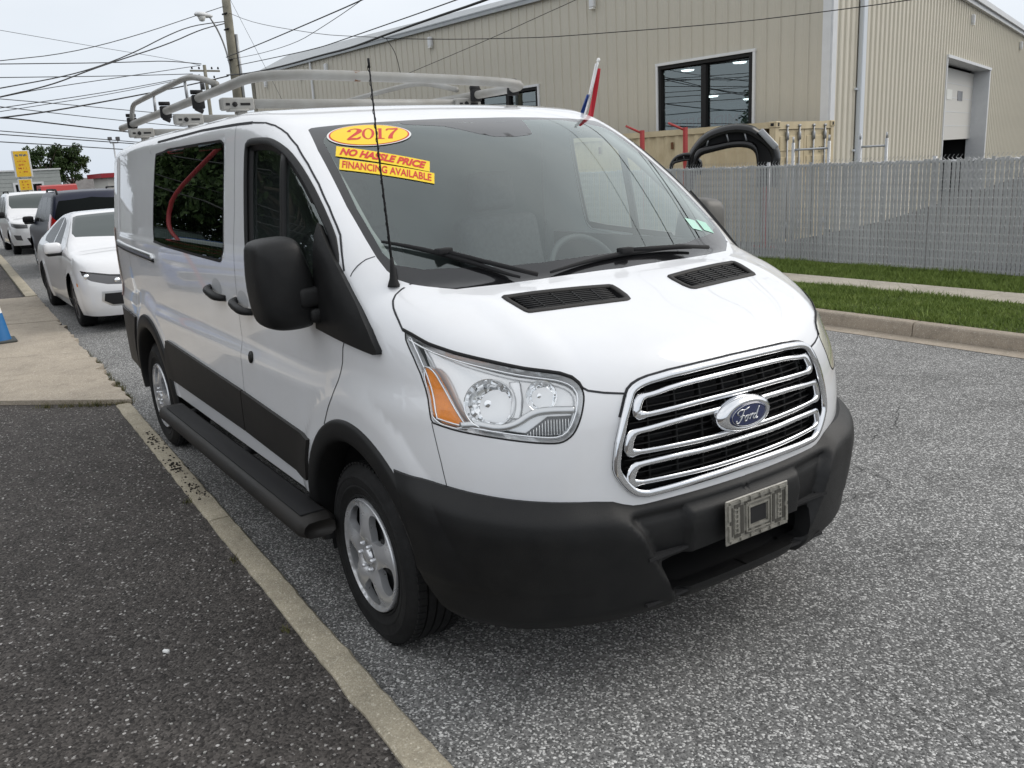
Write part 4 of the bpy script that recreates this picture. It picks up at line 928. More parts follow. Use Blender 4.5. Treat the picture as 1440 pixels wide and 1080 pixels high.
# --- windshield stickers
def on_glass(vf, quad, off=.003):
    """2-D lettering in [0,1]x[0,1] of a quad (TL, TR, BR, BL) given in (s, a)"""
    V = np.asarray(vf[0], float); q = np.array(quad, float); x = V[:, 0:1]; y = 1-V[:, 1:2]
    p_ = (q[0]*(1-x)+q[1]*x)*(1-y)+(q[3]*(1-x)+q[2]*x)*y; return VB.top(p_[:, 0], p_[:, 1], off), vf[1]
def gridq(n=12, m=3): 
    V = [(i/n, j/m, 0) for j in range(m+1) for i in range(n+1)]; F = [(j*(n+1)+i, j*(n+1)+i+1, (j+1)*(n+1)+i+1, (j+1)*(n+1)+i) for j in range(m) for i in range(n)]
    return np.array(V), F
def fit(vf, x0, x1, y0, y1):
    V = np.array(vf[0], float); lo, hi = V.min(0), V.max(0); V[:, 0] = x0+(V[:, 0]-lo[0])/(hi[0]-lo[0])*(x1-x0); V[:, 1] = y0+(V[:, 1]-lo[1])/(hi[1]-lo[1])*(y1-y0); return V, vf[1]
STA = [(-.492,.722),(-.267,.43),(-.214,.463),(-.437,.753)]; STB = [(-.415,.746),(-.201,.45),(-.151,.481),(-.364,.775)]
sa = meshobj('price_sticker', *on_glass(gridq(), STA), M['yellow'], van)
meshobj('lettering', *on_glass(fit(text_vf('NO HASSLE PRICE', 1, .045, .35), .04, .965, .16, .86), STA, .0042), M['redink'], sa)
sb = meshobj('financing_sticker', *on_glass(gridq(), STB), M['yellow'], van)
meshobj('lettering', *on_glass(fit(text_vf('FINANCING AVAILABLE', 1, .02, 0), .03, .97, .16, .84), STB, .0042), M['redink'], sb)
EC = np.array([-.517,.562]); E1 = np.array([(-.461+.569)/2, (.404-.719)/2]); E2 = np.array([(-.593+.442)/2, (.524-.604)/2])   # right and up half axes
def on_oval(V2, off): V2 = np.asarray(V2, float); q = EC+np.outer(V2[:, 0], E1)+np.outer(V2[:, 1], E2); return VB.top(q[:, 0], q[:, 1], off)
def disc(k, off, n=48):
    V = [(0, 0)]+[(r_*k*math.cos(2*math.pi*i/n), r_*k*math.sin(2*math.pi*i/n)) for r_ in (.5, 1) for i in range(n)]
    F = [(0, 1+i, 1+(i+1) % n) for i in range(n)]+[(1+i, 1+n+i, 1+n+(i+1) % n, 1+(i+1) % n) for i in range(n)]; return on_oval(V, off), F
yo = meshobj('year_sticker', *disc(1.03, .003), M['whiteink'], van)
meshobj('sticker_rim', *disc(.985, .0036), M['redink'], yo); meshobj('sticker_field', *disc(.945, .0042), M['yellow'], yo)
def vstroke(pts, wds):
    """flat stroke of varying width"""
    q = smoothpoly(np.array([(*p_, w_) for p_, w_ in zip(pts, wds)], float), 2, False); t = np.gradient(q[:, :2], axis=0); t /= np.linalg.norm(t, axis=1, keepdims=True); n = np.stack([-t[:, 1], t[:, 0]], 1)
    A = q[:, :2]+n*q[:, 2:]/2; B = q[:, :2]-n*q[:, 2:]/2; m = len(q); return np.concatenate([A, B]), [(i, i+1, m+i+1, m+i) for i in range(m-1)]
def ringg(cx, cy, a, b, ai, bi_, n=28):
    V = [(cx+a*math.cos(2*math.pi*i/n), cy+b*math.sin(2*math.pi*i/n)) for i in range(n)]+[(cx+ai*math.cos(2*math.pi*i/n), cy+bi_*math.sin(2*math.pi*i/n)) for i in range(n)]
    return V, [(i, (i+1) % n, n+(i+1) % n, n+i) for i in range(n)]
dg = []
dg.append(vstroke([(-.50,.20),(-.50,.34),(-.38,.48),(-.25,.40),(-.24,.20),(-.36,-.05),(-.50,-.34),(-.52,-.40)], [.10,.05,.06,.11,.14,.10,.06,.05])); dg.append(vstroke([(-.53,-.40),(-.40,-.36),(-.28,-.40),(-.21,-.22)], [.10,.14,.12,.03]))
dg.append(ringg(-.03, .02, .15, .46, .085, .40)); dg.append(([(.22,-.40),(.30,-.40),(.30,.46),(.22,.46)], [(0,1,2,3)])); dg.append(([(.15,-.44),(.37,-.44),(.37,-.38),(.15,-.38)], [(0,1,2,3)])); dg.append(([(.15,.36),(.23,.46),(.23,.38)], [(0,1,2)]))
dg.append(vstroke([(.42,.25),(.44,.42),(.56,.40),(.70,.44)], [.03,.08,.12,.12])); dg.append(vstroke([(.69,.42),(.58,.10),(.52,-.20),(.51,-.42)], [.05,.07,.10,.12]))
V, F, k = [], [], 0
for v, f in dg: v = np.array(v, float); V.append(v*np.array([1., 1.15])); F += [tuple(i+k for i in q) for q in f]; k += len(v)
meshobj('lettering', on_oval(np.concatenate(V), .0048), F, M['redink'], yo)
# inspection stickers low on the driver's side, rear-view sensor box
def sticker(quad, mat, nm):
    V, F = on_glass(gridq(3, 3), [(s, abs(a)) for s, a in quad], .002); V[:, 1] = np.abs(V[:, 1]); return meshobj(nm, V, flipf(F), mat, van)
sticker([(.10,.60),(.10,.66),(.16,.65),(.16,.59)], pmat('pale_green_sticker', (.45,.72,.60), .5), 'inspection_sticker')
sticker([(.09,.68),(.09,.74),(.15,.73),(.15,.67)], pmat('pale_green_sticker', (.40,.70,.56), .5), 'inspection_sticker')
SB = [(-.53,-.01),(-.55,.26),(-.50,.23),(-.36,.12),(-.335,.02),(-.34,-.05)]
P, T, Cn = cdt([(-.515,-.06),(-.55,-.24),(-.575,-.39),(-.555,-.38),(-.50,-.22),(-.405,-.10),(-.375,-.04),(-.37,.06),(-.385,.14),(-.40,.17),(-.48,.20),(-.55,.22),(-.515,.06)], [], .03)
V = VB.top(P[:, 0], np.abs(P[:, 1]), .0006); V[:, 1] = P[:, 1]; Nn = VB.nrm(V); F = orient(V, T, Nn)
meshobj('sensor_panel', V, F, M['gloss'], WSO)
# --- cabin
cab = bpy.data.objects.new('cabin', None); COL.objects.link(cab); cab.parent = van
dsh = []
for y in np.linspace(-.78, .78, 25):
    dd = .12*(y/.78)**2
    dsh.append([(.27-dd, y, 1.30), (.16-dd*.7, y, 1.335+.03*math.exp(-((y-.42)/.22)**2)), (.0, y, 1.33+.05*math.exp(-((y-.42)/.22)**2)), (-.14, y, 1.29+.05*math.exp(-((y-.42)/.2)**2)), (-.22, y, 1.20), (-.24, y, .95), (-.05, y, .6)])
V = np.array(dsh).reshape(-1, 3); m = 7
meshobj('dashboard', V, [(i*m+q, i*m+q+1, (i+1)*m+q+1, (i+1)*m+q) for i in range(24) for q in range(m-1)], M['dash'], cab)
swc = np.array([-.36, .42, 1.23]); tl_ = R(28)
sw = [(swc[0]+.195*math.sin(t)*math.sin(tl_)*-1, swc[1]+.195*math.cos(t), swc[2]+.195*math.sin(t)*math.cos(tl_)) for t in np.linspace(0, 2*math.pi, 49)[:-1]]
meshobj('steering_wheel', *comb([tube(sw, .016, 10, True), bbox(swc, (.05,.13,.11), .02), tube([swc+[0,.18,.0], swc-[0,.18,.0]], .014, 8), tube([swc, swc+[.25,0,-.12]], .03, 8)]), M['dash'], cab)
for y in (-.42, .42):
    meshobj('seat', *comb([bbox((-.72, y, .82), (.52,.50,.16), .05, 3), xform(bbox((0,0,.32), (.15,.48,.66), .05, 3), TR((-.98, y, .86), 0, R(-14))), xform(bbox((0,0,.0), (.11,.26,.20), .04, 3), TR((-1.16, y, 1.62), 0, R(-10)))]), M['seat'], cab)
meshobj('partition', *box2((-1.33,-.88,.5),(-1.31,.88,1.98)), M['partition'], cab, smooth=False)
meshobj('cabin_floor', *box2((-4.3,-.88,.47),(.1,.88,.50)), M['dash'], cab, smooth=False)
P, T, Cn = cdt([(-1.3,.0),(-1.3,.74),(-.72,.70),(-.64,.35),(-.62,0)], [], .1); V = VB.top(P[:, 0], P[:, 1], -.04); V = np.concatenate([V, mirror(V)]); F = list(T)+[tuple(i+len(P) for i in t) for t in flipf(T)]
meshobj('headliner', V, F, M['inner'], cab)
for sd_ in (-1, 1):      # inner A-pillar trim
    q = np.array([(-.62,.745),(-.4,.775),(-.1,.80),(.08,.79)]); V = VB.top(q[:, 0], q[:, 1], -.03)
    V, F = tube(V, .022, 6)
    if sd_ > 0: V = mirror(V); F = flipf(F)
    meshobj('pillar_trim', V, F, M['inner'], cab)
    V, F = box2((-1.28,-.94,.96),(-.14,-.92,1.36))
    if sd_ > 0: V = mirror(V); F = flipf(F)
    meshobj('door_lining', V, F, M['dash'], cab, smooth=False)
# ================================================================ ground, road, kerbs
def gz(y): return -.03*np.clip(np.asarray(y, float)-1.5, 0, 20.5)
def fastmesh(name, V, F3, mat, parent=None):
    me = bpy.data.meshes.new(name); nv, nf = len(V), len(F3); k = F3.shape[1]
    me.vertices.add(nv); me.vertices.foreach_set('co', np.asarray(V, np.float32).ravel()); me.loops.add(nf*k); me.loops.foreach_set('vertex_index', F3.astype(np.int32).ravel())
    me.polygons.add(nf); me.polygons.foreach_set('loop_start', np.arange(0, nf*k, k, dtype=np.int32)); me.polygons.foreach_set('loop_total', np.full(nf, k, np.int32)); me.update(calc_edges=True)
    me.materials.append(mat); o = bpy.data.objects.new(name, me); COL.objects.link(o)
    if parent: o.parent = parent
    return o
def sheet(name, x0, x1, ya, yb, dz, mat, nx=2, ny=2, parent=None, dzf=None):
    """ground sheet between y = ya(x) and y = yb(x), following the fall of the street"""
    V, F = [], []
    for i in range(nx+1):
        x = x0+(x1-x0)*i/nx; a = ya(x) if callable(ya) else ya; b = yb(x) if callable(yb) else yb
        for j in range(ny+1):
            y = a+(b-a)*j/ny; V.append((x, y, float(gz(y))+dz))
    F = [(i*(ny+1)+j, (i+1)*(ny+1)+j, (i+1)*(ny+1)+j+1, i*(ny+1)+j+1) if x1 > x0 else (i*(ny+1)+j, i*(ny+1)+j+1, (i+1)*(ny+1)+j+1, (i+1)*(ny+1)+j) for i in range(nx) for j in range(ny)]
    return meshobj(name, V, F, mat, parent, smooth=False)
M['road'] = aggregate('worn_grey_asphalt', (.065,.065,.064), (.24,.238,.232), (.54,.535,.52), 150, .18, patch=.17, patch_scale=.55, bump=.7)
M['lot'] = aggregate('dark_asphalt', (.026,.023,.021), (.125,.112,.102), (.44,.42,.40), 115, .05, patch=.20, patch_scale=1.1, bump=1.)
M['apron'] = aggregate('tan_concrete', (.31,.265,.21), (.43,.375,.30), (.51,.455,.385), 160, .10, patch=.14, patch_scale=1.2, bump=.35)
M['kerb'] = aggregate('weathered_kerb_concrete', (.34,.30,.225), (.45,.40,.305), (.53,.485,.39), 190, .12, patch=.16, patch_scale=3., bump=.4)
M['kerb2'] = aggregate('tan_kerb_concrete', (.29,.245,.195), (.37,.315,.25), (.42,.38,.32), 160, .1, patch=.15, patch_scale=2., bump=.4)
M['walk'] = aggregate('sidewalk_concrete', (.36,.32,.26), (.46,.42,.35), (.52,.48,.42), 140, .1, patch=.1, patch_scale=1.5, bump=.3)
M['soil'] = pmat('soil_under_grass', (.05,.065,.022), .95, var=.4, vscale=8)
M['far_ground'] = pmat('far_asphalt', (.14,.14,.138), .9, var=.15, vscale=.4)
M['crack'] = pmat('crack_shadow', (.045,.045,.044), .95)
def yk(x): return -1.10-.034*x          # road side of the near kerb
big = []
ys_ = [-900, -60, -20, 1.5, 22, 60, 900]
V = [(x, y, float(gz(y))-.09) for x in (-900, 900) for y in ys_]; n = len(ys_)
struct(meshobj('ground', V, [(j, n+j, n+j+1, j+1) for j in range(n-1)], M['far_ground'], smooth=False))
road = struct(sheet('road', -260, 60, yk, 5.60, 0., M['road'], 8, 8))
lot = struct(sheet('parking_lot', -13.44, 60, -60, lambda x: yk(x)-.10, .014, M['lot'], 2, 4))
struct(sheet('parking_lot', -60, -13.45, -60, lambda x: yk(x)-.14, .014, M['lot'], 2, 4))
# near kerb: concrete lengths with open joints
kerb = struct(bpy.data.objects.new('kerb', None)); COL.objects.link(kerb)
def kerb_stone(x0, x1, w=.115, top=.03, jag=.0022, mat=None, par=None, yy=yk, flip=-1):
    n = max(int(abs(x1-x0)/.06), 2); xs_ = np.linspace(x0, x1, n+1); V, F = [], []
    ch = .012
    for x in xs_:
        y = yy(x); j1 = rng.normal(0, jag); j2 = rng.normal(0, jag); t = top+rng.normal(0, .0012)
        pr = [(y+j1, -.08), (y+j1, t-ch), (y-ch+j1, t), (y-w+ch+j2, t), (y-w+j2, t-.006), (y-w+j2, -.08)]; V += [(x, a, b) for a, b in pr]
    for i in range(n):
        for q in range(5): F.append((i*6+q, i*6+q+1, (i+1)*6+q+1, (i+1)*6+q))
    F.append(tuple(range(5, -1, -1))); F.append(tuple(range(n*6, n*6+6)))
    o = meshobj('kerb_stone', V, F, mat or M['kerb'], par); edge_split(o, 40); return o
xj = [-4.66, -1.60, 1.45, 4.5, 7.5]
for a, b in zip(xj[:-1], xj[1:]): kerb_stone(a+.006, b-.006, par=kerb)
for a in np.arange(-13.5, -60, -3.0): kerb_stone(a-2.994, a-.006, w=.17, top=.06, par=kerb)
# crossing apron: broken concrete slabs
apron = struct(bpy.data.objects.new('sidewalk', None)); COL.objects.link(apron)
def slab(x0, x1, sk0, sk1, ragged):
    """x edges skewed by sk per metre of y; ragged street edge"""
    top = []
    for t in np.linspace(0, 1, 26):
        x = x0+(x1-x0)*t; e = yk(x)-.01+(rng.normal(0, .022) if ragged else rng.normal(0, .006)); top.append((x, e))
    far = [(x1+sk1*(-6.4-top[-1][1]), -6.5), (x0+sk0*(-6.4-top[0][1]), -6.5)]
    poly = top+far; V, F = prism(poly, -.08, .052, 'xy'); o = meshobj('slab', V, F, M['apron'], apron, smooth=False); return o
slab(-4.66, -7.28, .95, .5, True); slab(-7.295, -10.10, .5, .4, True); slab(-10.115, -11.70, .4, .38, False); slab(-11.715, -13.45, .38, .35, False)
# far side: gutter, kerb, lawn strips, sidewalk
KY = 5.86
struct(sheet('gutter', -120, 40, 5.59, KY, .004, M['kerb2'], 30, 1))
k2 = struct(bpy.data.objects.new('kerb', None)); COL.objects.link(k2)
for a in np.arange(-60, 12, 3.05):
    n = 10; V, F = [], []
    for i in range(n+1):
        x = a+.005+3.04*i/n; j = rng.normal(0, .002); zb = float(gz(KY)); pr = [(KY+j,-.1),(KY+.015+j,.115),(KY+.03+j,.135),(KY+.045,.14),(KY+.15,.14),(KY+.15,-.1)]; V += [(x, y, zb+z) for y, z in pr]
    for i in range(n):
        for q in range(5): F.append(((i+1)*6+q, (i+1)*6+q+1, i*6+q+1, i*6+q))
    F.append(tuple(range(6))); F.append(tuple(range(n*6+5, n*6-1, -1)))
    edge_split(meshobj('kerb_stone', V, F, M['kerb2'], k2), 40)
LW1, SWA, SWB, FY = KY+.15, 7.83, 8.50, 10.12
struct(sheet('lawn', -120, 40, LW1, SWA, .135, M['soil'], 4, 1)); struct(sheet('lawn', -120, 40, SWB, FY+.4, .135, M['soil'], 4, 1))
sw = struct(bpy.data.objects.new('sidewalk', None)); COL.objects.link(sw)
for a in np.arange(-40, 8, 1.5):
    z0 = float(gz(8.1)); meshobj('slab', *bbox((a+.745, (SWA+SWB)/2, z0+.135), (1.488, SWB-SWA, .03), .006, 1), M['walk'], sw, smooth=False)
struct(sheet('yard', -120, 40, FY+.4, 60, .12, pmat('dark_yard_asphalt', (.045,.045,.045), .9, var=.2, vscale=.5), 2, 14))
# grass blades
def grass(x0, x1, y0, y1, dens, h, name='grass'):
    n = int((x1-x0)*(y1-y0)*dens); x = rng.uniform(x0, x1, n); y = rng.uniform(y0, y1, n)
    cl = np.sin(x*3.1+2*np.sin(y*2.3))*np.sin(y*4.7+x*1.3); hh = h*rng.uniform(.45, 1.25, n)*(1+.35*cl); hh[rng.uniform(size=n) < .01] *= 1.9
    th = rng.uniform(0, 2*np.pi, n); wd = rng.uniform(.0035, .007, n); lean = rng.normal(0, .45, (n, 2))
    z = gz(y)+.13; bx, by = np.cos(th)*wd, np.sin(th)*wd
    A = np.stack([x-bx, y-by, z], 1); B = np.stack([x+bx, y+by, z], 1); Cc = np.stack([x+lean[:, 0]*hh, y+lean[:, 1]*hh, z+hh], 1)
    V = np.stack([A, B, Cc], 1).reshape(-1, 3); F = np.arange(3*n).reshape(-1, 3); o = fastmesh(name, V, F, M['grass']); o['kind'] = 'stuff'; return o
def leafmat(name, c0, c1, c2=None, sc=3.):
    m = bpy.data.materials.new(name); m.use_nodes = True; t = m.node_tree; b = t.nodes['Principled BSDF']; g = N(t, 'ShaderNodeTexCoord'); no = N(t, 'ShaderNodeTexNoise'); no.inputs['Scale'].default_value = sc; no.inputs['Detail'].default_value = 2
    wn = N(t, 'ShaderNodeTexWhiteNoise'); L(t, g.outputs['Object'], no.inputs['Vector']); sn = N(t, 'ShaderNodeVectorMath', operation='SNAP'); sn.inputs[1].default_value = (.03, .03, .2); L(t, g.outputs['Object'], sn.inputs[0]); L(t, sn.outputs[0], wn.inputs['Vector'])
    ad = N(t, 'ShaderNodeMath', operation='MULTIPLY_ADD'); ad.inputs[1].default_value = .5; L(t, wn.outputs['Value'], ad.inputs[0]); mu = N(t, 'ShaderNodeMath', operation='MULTIPLY'); mu.inputs[1].default_value = .55; L(t, no.outputs['Fac'], mu.inputs[0]); L(t, mu.outputs[0], ad.inputs[2])
    r = N(t, 'ShaderNodeValToRGB'); e = r.color_ramp.elements; e[0].position = .2; e[0].color = (*c0, 1); e[1].position = .75; e[1].color = (*c1, 1)
    if c2: q = e.new(.95); q.color = (*c2, 1)
    L(t, ad.outputs[0], r.inputs['Fac']); L(t, r.outputs['Color'], b.inputs['Base Color']); b.inputs['Roughness'].default_value = .6; b.inputs['Specular IOR Level'].default_value = .25
    b.inputs['Subsurface Weight'].default_value = 0.
    return m
M['grass'] = leafmat('lawn_grass', (.075,.12,.018), (.20,.27,.06), (.32,.32,.12), 2.5)
grass(-10, 2.5, LW1+.01, SWA, 4200, .055); grass(-14, 2.5, SWB, FY+.15, 3000, .075)
grass(-30, -10, LW1+.01, SWA, 900, .07); grass(-30, -14, SWB, FY+.1, 700, .08)
# weeds in the joints of the near kerb, loose crumbs on it
M['weed'] = leafmat('dry_weed', (.06,.07,.02), (.16,.14,.06), (.25,.20,.09), 20.)
def weeds(name, pts, n, r, h):
    V = []
    for (x, y, z) in pts:
        for _ in range(n):
            a, d = rng.uniform(0, 6.28), rng.uniform(0, r); bx, by = x+d*math.cos(a), y+d*math.sin(a)*.6; t = rng.uniform(0, 6.28); w_ = .0025; hh = h*rng.uniform(.4, 1.2)
            V += [(bx-w_*math.cos(t), by-w_*math.sin(t), z), (bx+w_*math.cos(t), by+w_*math.sin(t), z), (bx+rng.normal(0, .5)*hh, by+rng.normal(0, .5)*hh, z+hh)]
    V = np.array(V); o = fastmesh(name, V, np.arange(len(V)).reshape(-1, 3), M['weed']); o['kind'] = 'stuff'; return o
wp = [(x, yk(x)+.005+rng.normal(0, .02), .0) for x in np.concatenate([rng.uniform(-7.6, -4.75, 46), rng.uniform(-5.6, -4.7, 30)])]
wp += [(-4.64-.75*(-(y+.95)) , y, .012) for y in rng.uniform(-1.6, -.96, 26)]
weeds('weeds', wp, 16, .05, .05)
weeds('weeds', [(-1.05, yk(-1.05)-.135, .014), (-.25, yk(-.25)-.14, .014), (-2.0, yk(-2.)-.14, .014)], 26, .04, .03)
cr_ = []
for cx in (-3.45, -3.25, -2.75, -2.62, -2.2, -2.05):
    for _ in range(22):
        x = cx+rng.normal(0, .10); y = yk(x)-.06+rng.normal(0, .022); s_ = rng.uniform(.004, .013); cr_.append(xform(box((0,0,0),(s_, s_*rng.uniform(.6,1.2), s_*.7)), TR((x, y, .032), rng.uniform(0, 3))))
o = meshobj('soil_crumbs', *comb(cr_), pmat('dark_soil', (.025,.021,.017), .95), smooth=False); o['kind'] = 'stuff'
st_ = []
for _ in range(220):
    x = rng.uniform(-4.5, 1.2); y = yk(x)-.14-abs(rng.normal(0, .8)); s_ = rng.uniform(.004, .010); st_.append(xform(box((0,0,0),(s_, s_*.8, s_*.5)), TR((x, y, .016), rng.uniform(0, 3))))
o = meshobj('loose_chips', *comb(st_), pmat('pale_chips', (.42,.41,.38), .8), smooth=False); o['kind'] = 'stuff'
o = meshobj('loose_stone', *bbox((0,0,.007), (.028,.016,.014), .004, 1), M['whiteink'], rot if False else None); o.location = (-.40,-1.66,.014); o.rotation_euler = (0, 0, .7); tag(o, 'small white stone lying on the dark asphalt lot', 'stone')
# cracks in the road
def crack(pts, w0, z=.0035):
    q = densify(pts, .035); q = q+rng.normal(0, .007, q.shape); t = np.gradient(q, axis=0); t /= np.linalg.norm(t, axis=1, keepdims=True); n = np.stack([-t[:, 1], t[:, 0]], 1); wv = w0*.6*rng.uniform(.1, 1.3, len(q)); wv[0] = wv[-1] = .0004
    A = q+n*wv[:, None]/2; B = q-n*wv[:, None]/2; m = len(q); V = [(x, y, float(gz(y))+z) for x, y in np.concatenate([A, B])]; return meshobj('crack', V, [(i, m+i, m+i+1, i+1) for i in range(m-1)], M['crack'], road, smooth=False)
crack([(1.167,.252),(1.272,.187),(1.358,.201),(1.449,.201),(1.52,.187),(1.61,.196),(1.664,.181),(1.785,.177),(2.1,.12)], .007)
crack([(.311,1.467),(.312,1.612),(.349,1.802),(.314,1.918),(.0,2.02)], .010); crack([(1.008,.403),(1.133,.381)], .006); crack([(-.219,2.512),(-.345,2.811),(-.285,2.874),(-.6,3.4)], .010)
for a_ in ([(-1.2,3.2),(-.8,3.9),(-.9,4.6)], [(.3,2.4),(.9,2.9),(1.0,3.6)], [(-2.4,3.6),(-1.6,3.7),(-1.1,4.3),(-.4,4.5)], [(-6.6,.1),(-6.3,-.3),(-6.0,-.2)], [(.75,1.2),(.95,1.5),(1.3,1.7)]): crack(a_, .008)
cone = thing('traffic_cone', 'blue traffic cone with white band standing on the tan concrete slab', 'cone', (-8.85,-1.56,.052))
meshobj('base', *bbox((0,0,.014),(.36,.36,.028),.008,1), pmat('grey_green_rubber', (.07,.075,.07), .8), cone, smooth=False)
meshobj('body', *lathe([(.135,.028),(.130,.05),(.088,.34)], 32, 'z'), pmat('blue_cone_plastic', (.015,.14,.36), .5), cone)
meshobj('band', *lathe([(.089,.34),(.0885,.342),(.062,.52),(.0615,.522)], 32, 'z'), M['whiteink'], cone)
meshobj('tip', *lathe([(.061,.522),(.034,.69),(.028,.71),(.0,.71)], 32, 'z'), pmat('blue_cone_plastic', (.015,.14,.36), .5), cone)
# ================================================================ fence
fence = thing('chain_link_fence', 'tall grey privacy-slat chain-link fence behind the lawn', 'fence', (0, 0, 0))
M['slat'] = pmat('grey_plastic_slat', (.43,.435,.44), .55, var=.10, vscale=.8)
M['galv'] = pmat('galvanised_wire', (.42,.43,.44), .45, metal=.6, var=.1)
FZ = float(gz(FY))+.13; FH = 1.64
xs_ = np.arange(-26, 3.4, .062); h_ = []
sl_ = []
for i, x in enumerate(xs_):
    x0 = x+rng.normal(0, .0015); wv = .0465+rng.normal(0, .0015); dz = rng.normal(0, .012); tl = rng.normal(0, .003); yy = FY+rng.normal(0, .003)
    sl_.append((np.array([(x0-wv/2, yy-.004, FZ+.04), (x0+wv/2, yy-.004, FZ+.04), (x0+wv/2+tl, yy-.004, FZ+FH-.03+dz), (x0-wv/2+tl, yy-.004, FZ+FH-.03+dz), (x0-wv/2, yy+.004, FZ+.04), (x0+wv/2, yy+.004, FZ+.04), (x0+wv/2+tl, yy+.004, FZ+FH-.03+dz), (x0-wv/2+tl, yy+.004, FZ+FH-.03+dz)]), [(0,1,2,3),(7,6,5,4),(0,4,5,1),(1,5,6,2),(2,6,7,3),(3,7,4,0)]))
o = meshobj('privacy_slats', *comb(sl_), M['slat'], fence, smooth=False); o['kind'] = 'stuff'
# woven wire: zig-zag strands, each crossing in front of and behind the slats
wr = []
nz = int(FH/.062)
for i, x in enumerate(xs_):
    P = [(x+.031*(1 if k % 2 else -1), FY-.010+(.008 if k % 2 else -.004), FZ+.02+k*.062) for k in range(nz+1)]+[(x+.0, FY-.008, FZ+FH+.035)]
    wr.append(tube(P, .0038, 3, caps=False))
o = meshobj('wire_mesh', *comb(wr), M['galv'], fence, smooth=False); o['kind'] = 'stuff'
for x in np.arange(-25.5, 3.4, 3.0): meshobj('post', *tube([(x, FY+.06, FZ-.1), (x, FY+.06, FZ+FH+.02)], .03, 10), M['galv'], fence)
meshobj('top_rail', *tube([(-26, FY+.035, FZ+FH-.06), (3.4, FY+.035, FZ+FH-.06)], .021, 8), M['galv'], fence)
for k, (a, b) in enumerate((((-7.45,10.75),(-6.98,11.10)), ((-6.60,11.42),(-6.26,11.66)))):
    t = thing('gate_frame', ('galvanised gate posts and cross bar before the container doors', 'galvanised gate posts and cross bar before the white downpipe')[k], 'gate frame', (a[0], a[1], float(gz(11))+.12), 0)
    zt = 2.0-.01*k
    for q in (a, b): meshobj('post', *comb([tube([(q[0]-a[0], q[1]-a[1], 0), (q[0]-a[0], q[1]-a[1], zt)], .028, 10), tube([(q[0]-a[0], q[1]-a[1], zt), (q[0]-a[0], q[1]-a[1], zt+.10)], .016, 8)]), M['galv'], t)
    meshobj('bar', *tube([(0,0,zt-.12),(b[0]-a[0], b[1]-a[1], zt-.12)], .018, 8), M['galv'], t)
# ================================================================ shipping container and the parts rack
M['cont'] = pmat('tan_container_paint', (.66,.555,.36), .5, dirt=(.54,.44,.27), vscale=2.5)
cz = float(gz(14.))+.12
cont = thing('shipping_container', 'tan corrugated shipping container with barred doors beside the warehouse', 'container', (-10.0,13.35,cz), R(8))
CL, CW, CH = 9.0, 2.44, 2.56
V, F, n = [], [], int(CL/.30)
for i in range(n):
    x = -CL+.15+i*.28+.1
    for dx, dy in ((0,0),(.07,.035),(.14,.035),(.21,0)): V += [(x+dx, .03+dy, .16), (x+dx, .03+dy, CH-.12)]
m = len(V)//2; F = [(2*i, 2*i+2, 2*i+3, 2*i+1) for i in range(m-1)]
meshobj('side_wall', *comb([(V, F), (np.array(V)*[1,-1,1]+[0,CW,0], flipf(F))]), M['cont'], cont, smooth=False)
for nm, a, b in (('top_rail',(-CL,0,CH-.13),(0,.06,CH)),('top_rail',(-CL,CW-.06,CH-.13),(0,CW,CH)),('bottom_rail',(-CL,0,0),(0,.06,.16)),('bottom_rail',(-CL,CW-.06,0),(0,CW,.16)),('corner_post',(-.14,-.004,0),(.004,.12,CH)),('corner_post',(-.14,CW-.12,0),(.004,CW+.004,CH)),('corner_post',(-CL,-.004,0),(-CL+.14,.12,CH)),('door_header',(-.1,.12,CH-.16),(0,CW-.12,CH-.004)),('door_sill',(-.1,.12,0),(0,CW-.12,.14)),('roof',(-CL,.05,CH-.03),(-.02,CW-.05,CH-.01)),('floor',(-CL,.05,.1),(-.02,CW-.05,.14)),('end_wall',(-CL,.05,.1),(-CL+.04,CW-.05,CH-.1))):
    meshobj(nm, *box2(a, b), M['cont'], cont, smooth=False)
for y in (-.012, CW-.166):
    for z in (0, CH-.12): f_ = meshobj('corner_casting', *bbox((-.07, y+.09, z+.062), (.19,.19,.13), .01, 1), M['cont'], cont, smooth=False)
    for z in (0, CH-.12): meshobj('casting_hole', *comb([box((.027, y+.09, z+.062), (.004,.06,.07)), box((-.07, y-.006, z+.062), (.08,.004,.06))]), M['black'], cont, smooth=False)
for k in range(2):
    y0 = .13+k*(CW-.26)/2; y1 = y0+(CW-.26)/2-.02; d = meshobj('door', *box2((-.075,y0,.15),(-.03,y1,CH-.17)), M['cont'], cont, smooth=False)
    for a, b in ((.22,.72),(.80,1.28),(1.36,1.84),(1.92,2.28)): meshobj('panel', *bbox((-.026,(y0+y1)/2,(a+b)/2),(.02,(y1-y0)*.84,b-a-.04),.012,1), M['cont'], d, smooth=False)
    for q in (.30, .76):
        y = y0+(y1-y0)*q; meshobj('lock_rod', *comb([tube([(.012,y,.06),(.012,y,CH-.06)], .021, 8), bbox((.012,y,CH-.30),(.06,.07,.18),.01,1), bbox((.012,y,CH-.09),(.05,.09,.05),.01,1), bbox((.012,y,.35),(.06,.07,.14),.01,1)]), M['grey_metal'], d)
mk = text_vf('IW  07K', .20); mkV = np.stack([0*mk[0][:, 0], mk[0][:, 0], mk[0][:, 1]], 1); meshobj('marking', mkV+np.array([-.012, 1.78, 1.93]), mk[1], pmat('faded_stencil', (.20,.17,.11), .8), cont, smooth=False)
for x in np.arange(-CL+.5, -.3, 1.15): meshobj('lashing_slot', *box((x, -.001+.028, CH-.36), (.07,.012,.16)), M['rust'], cont, smooth=False)
rk = thing('parts_rack', 'red steel cantilever rack standing before the tan container', 'rack', (-10.4,11.2,float(gz(11.2))+.12))
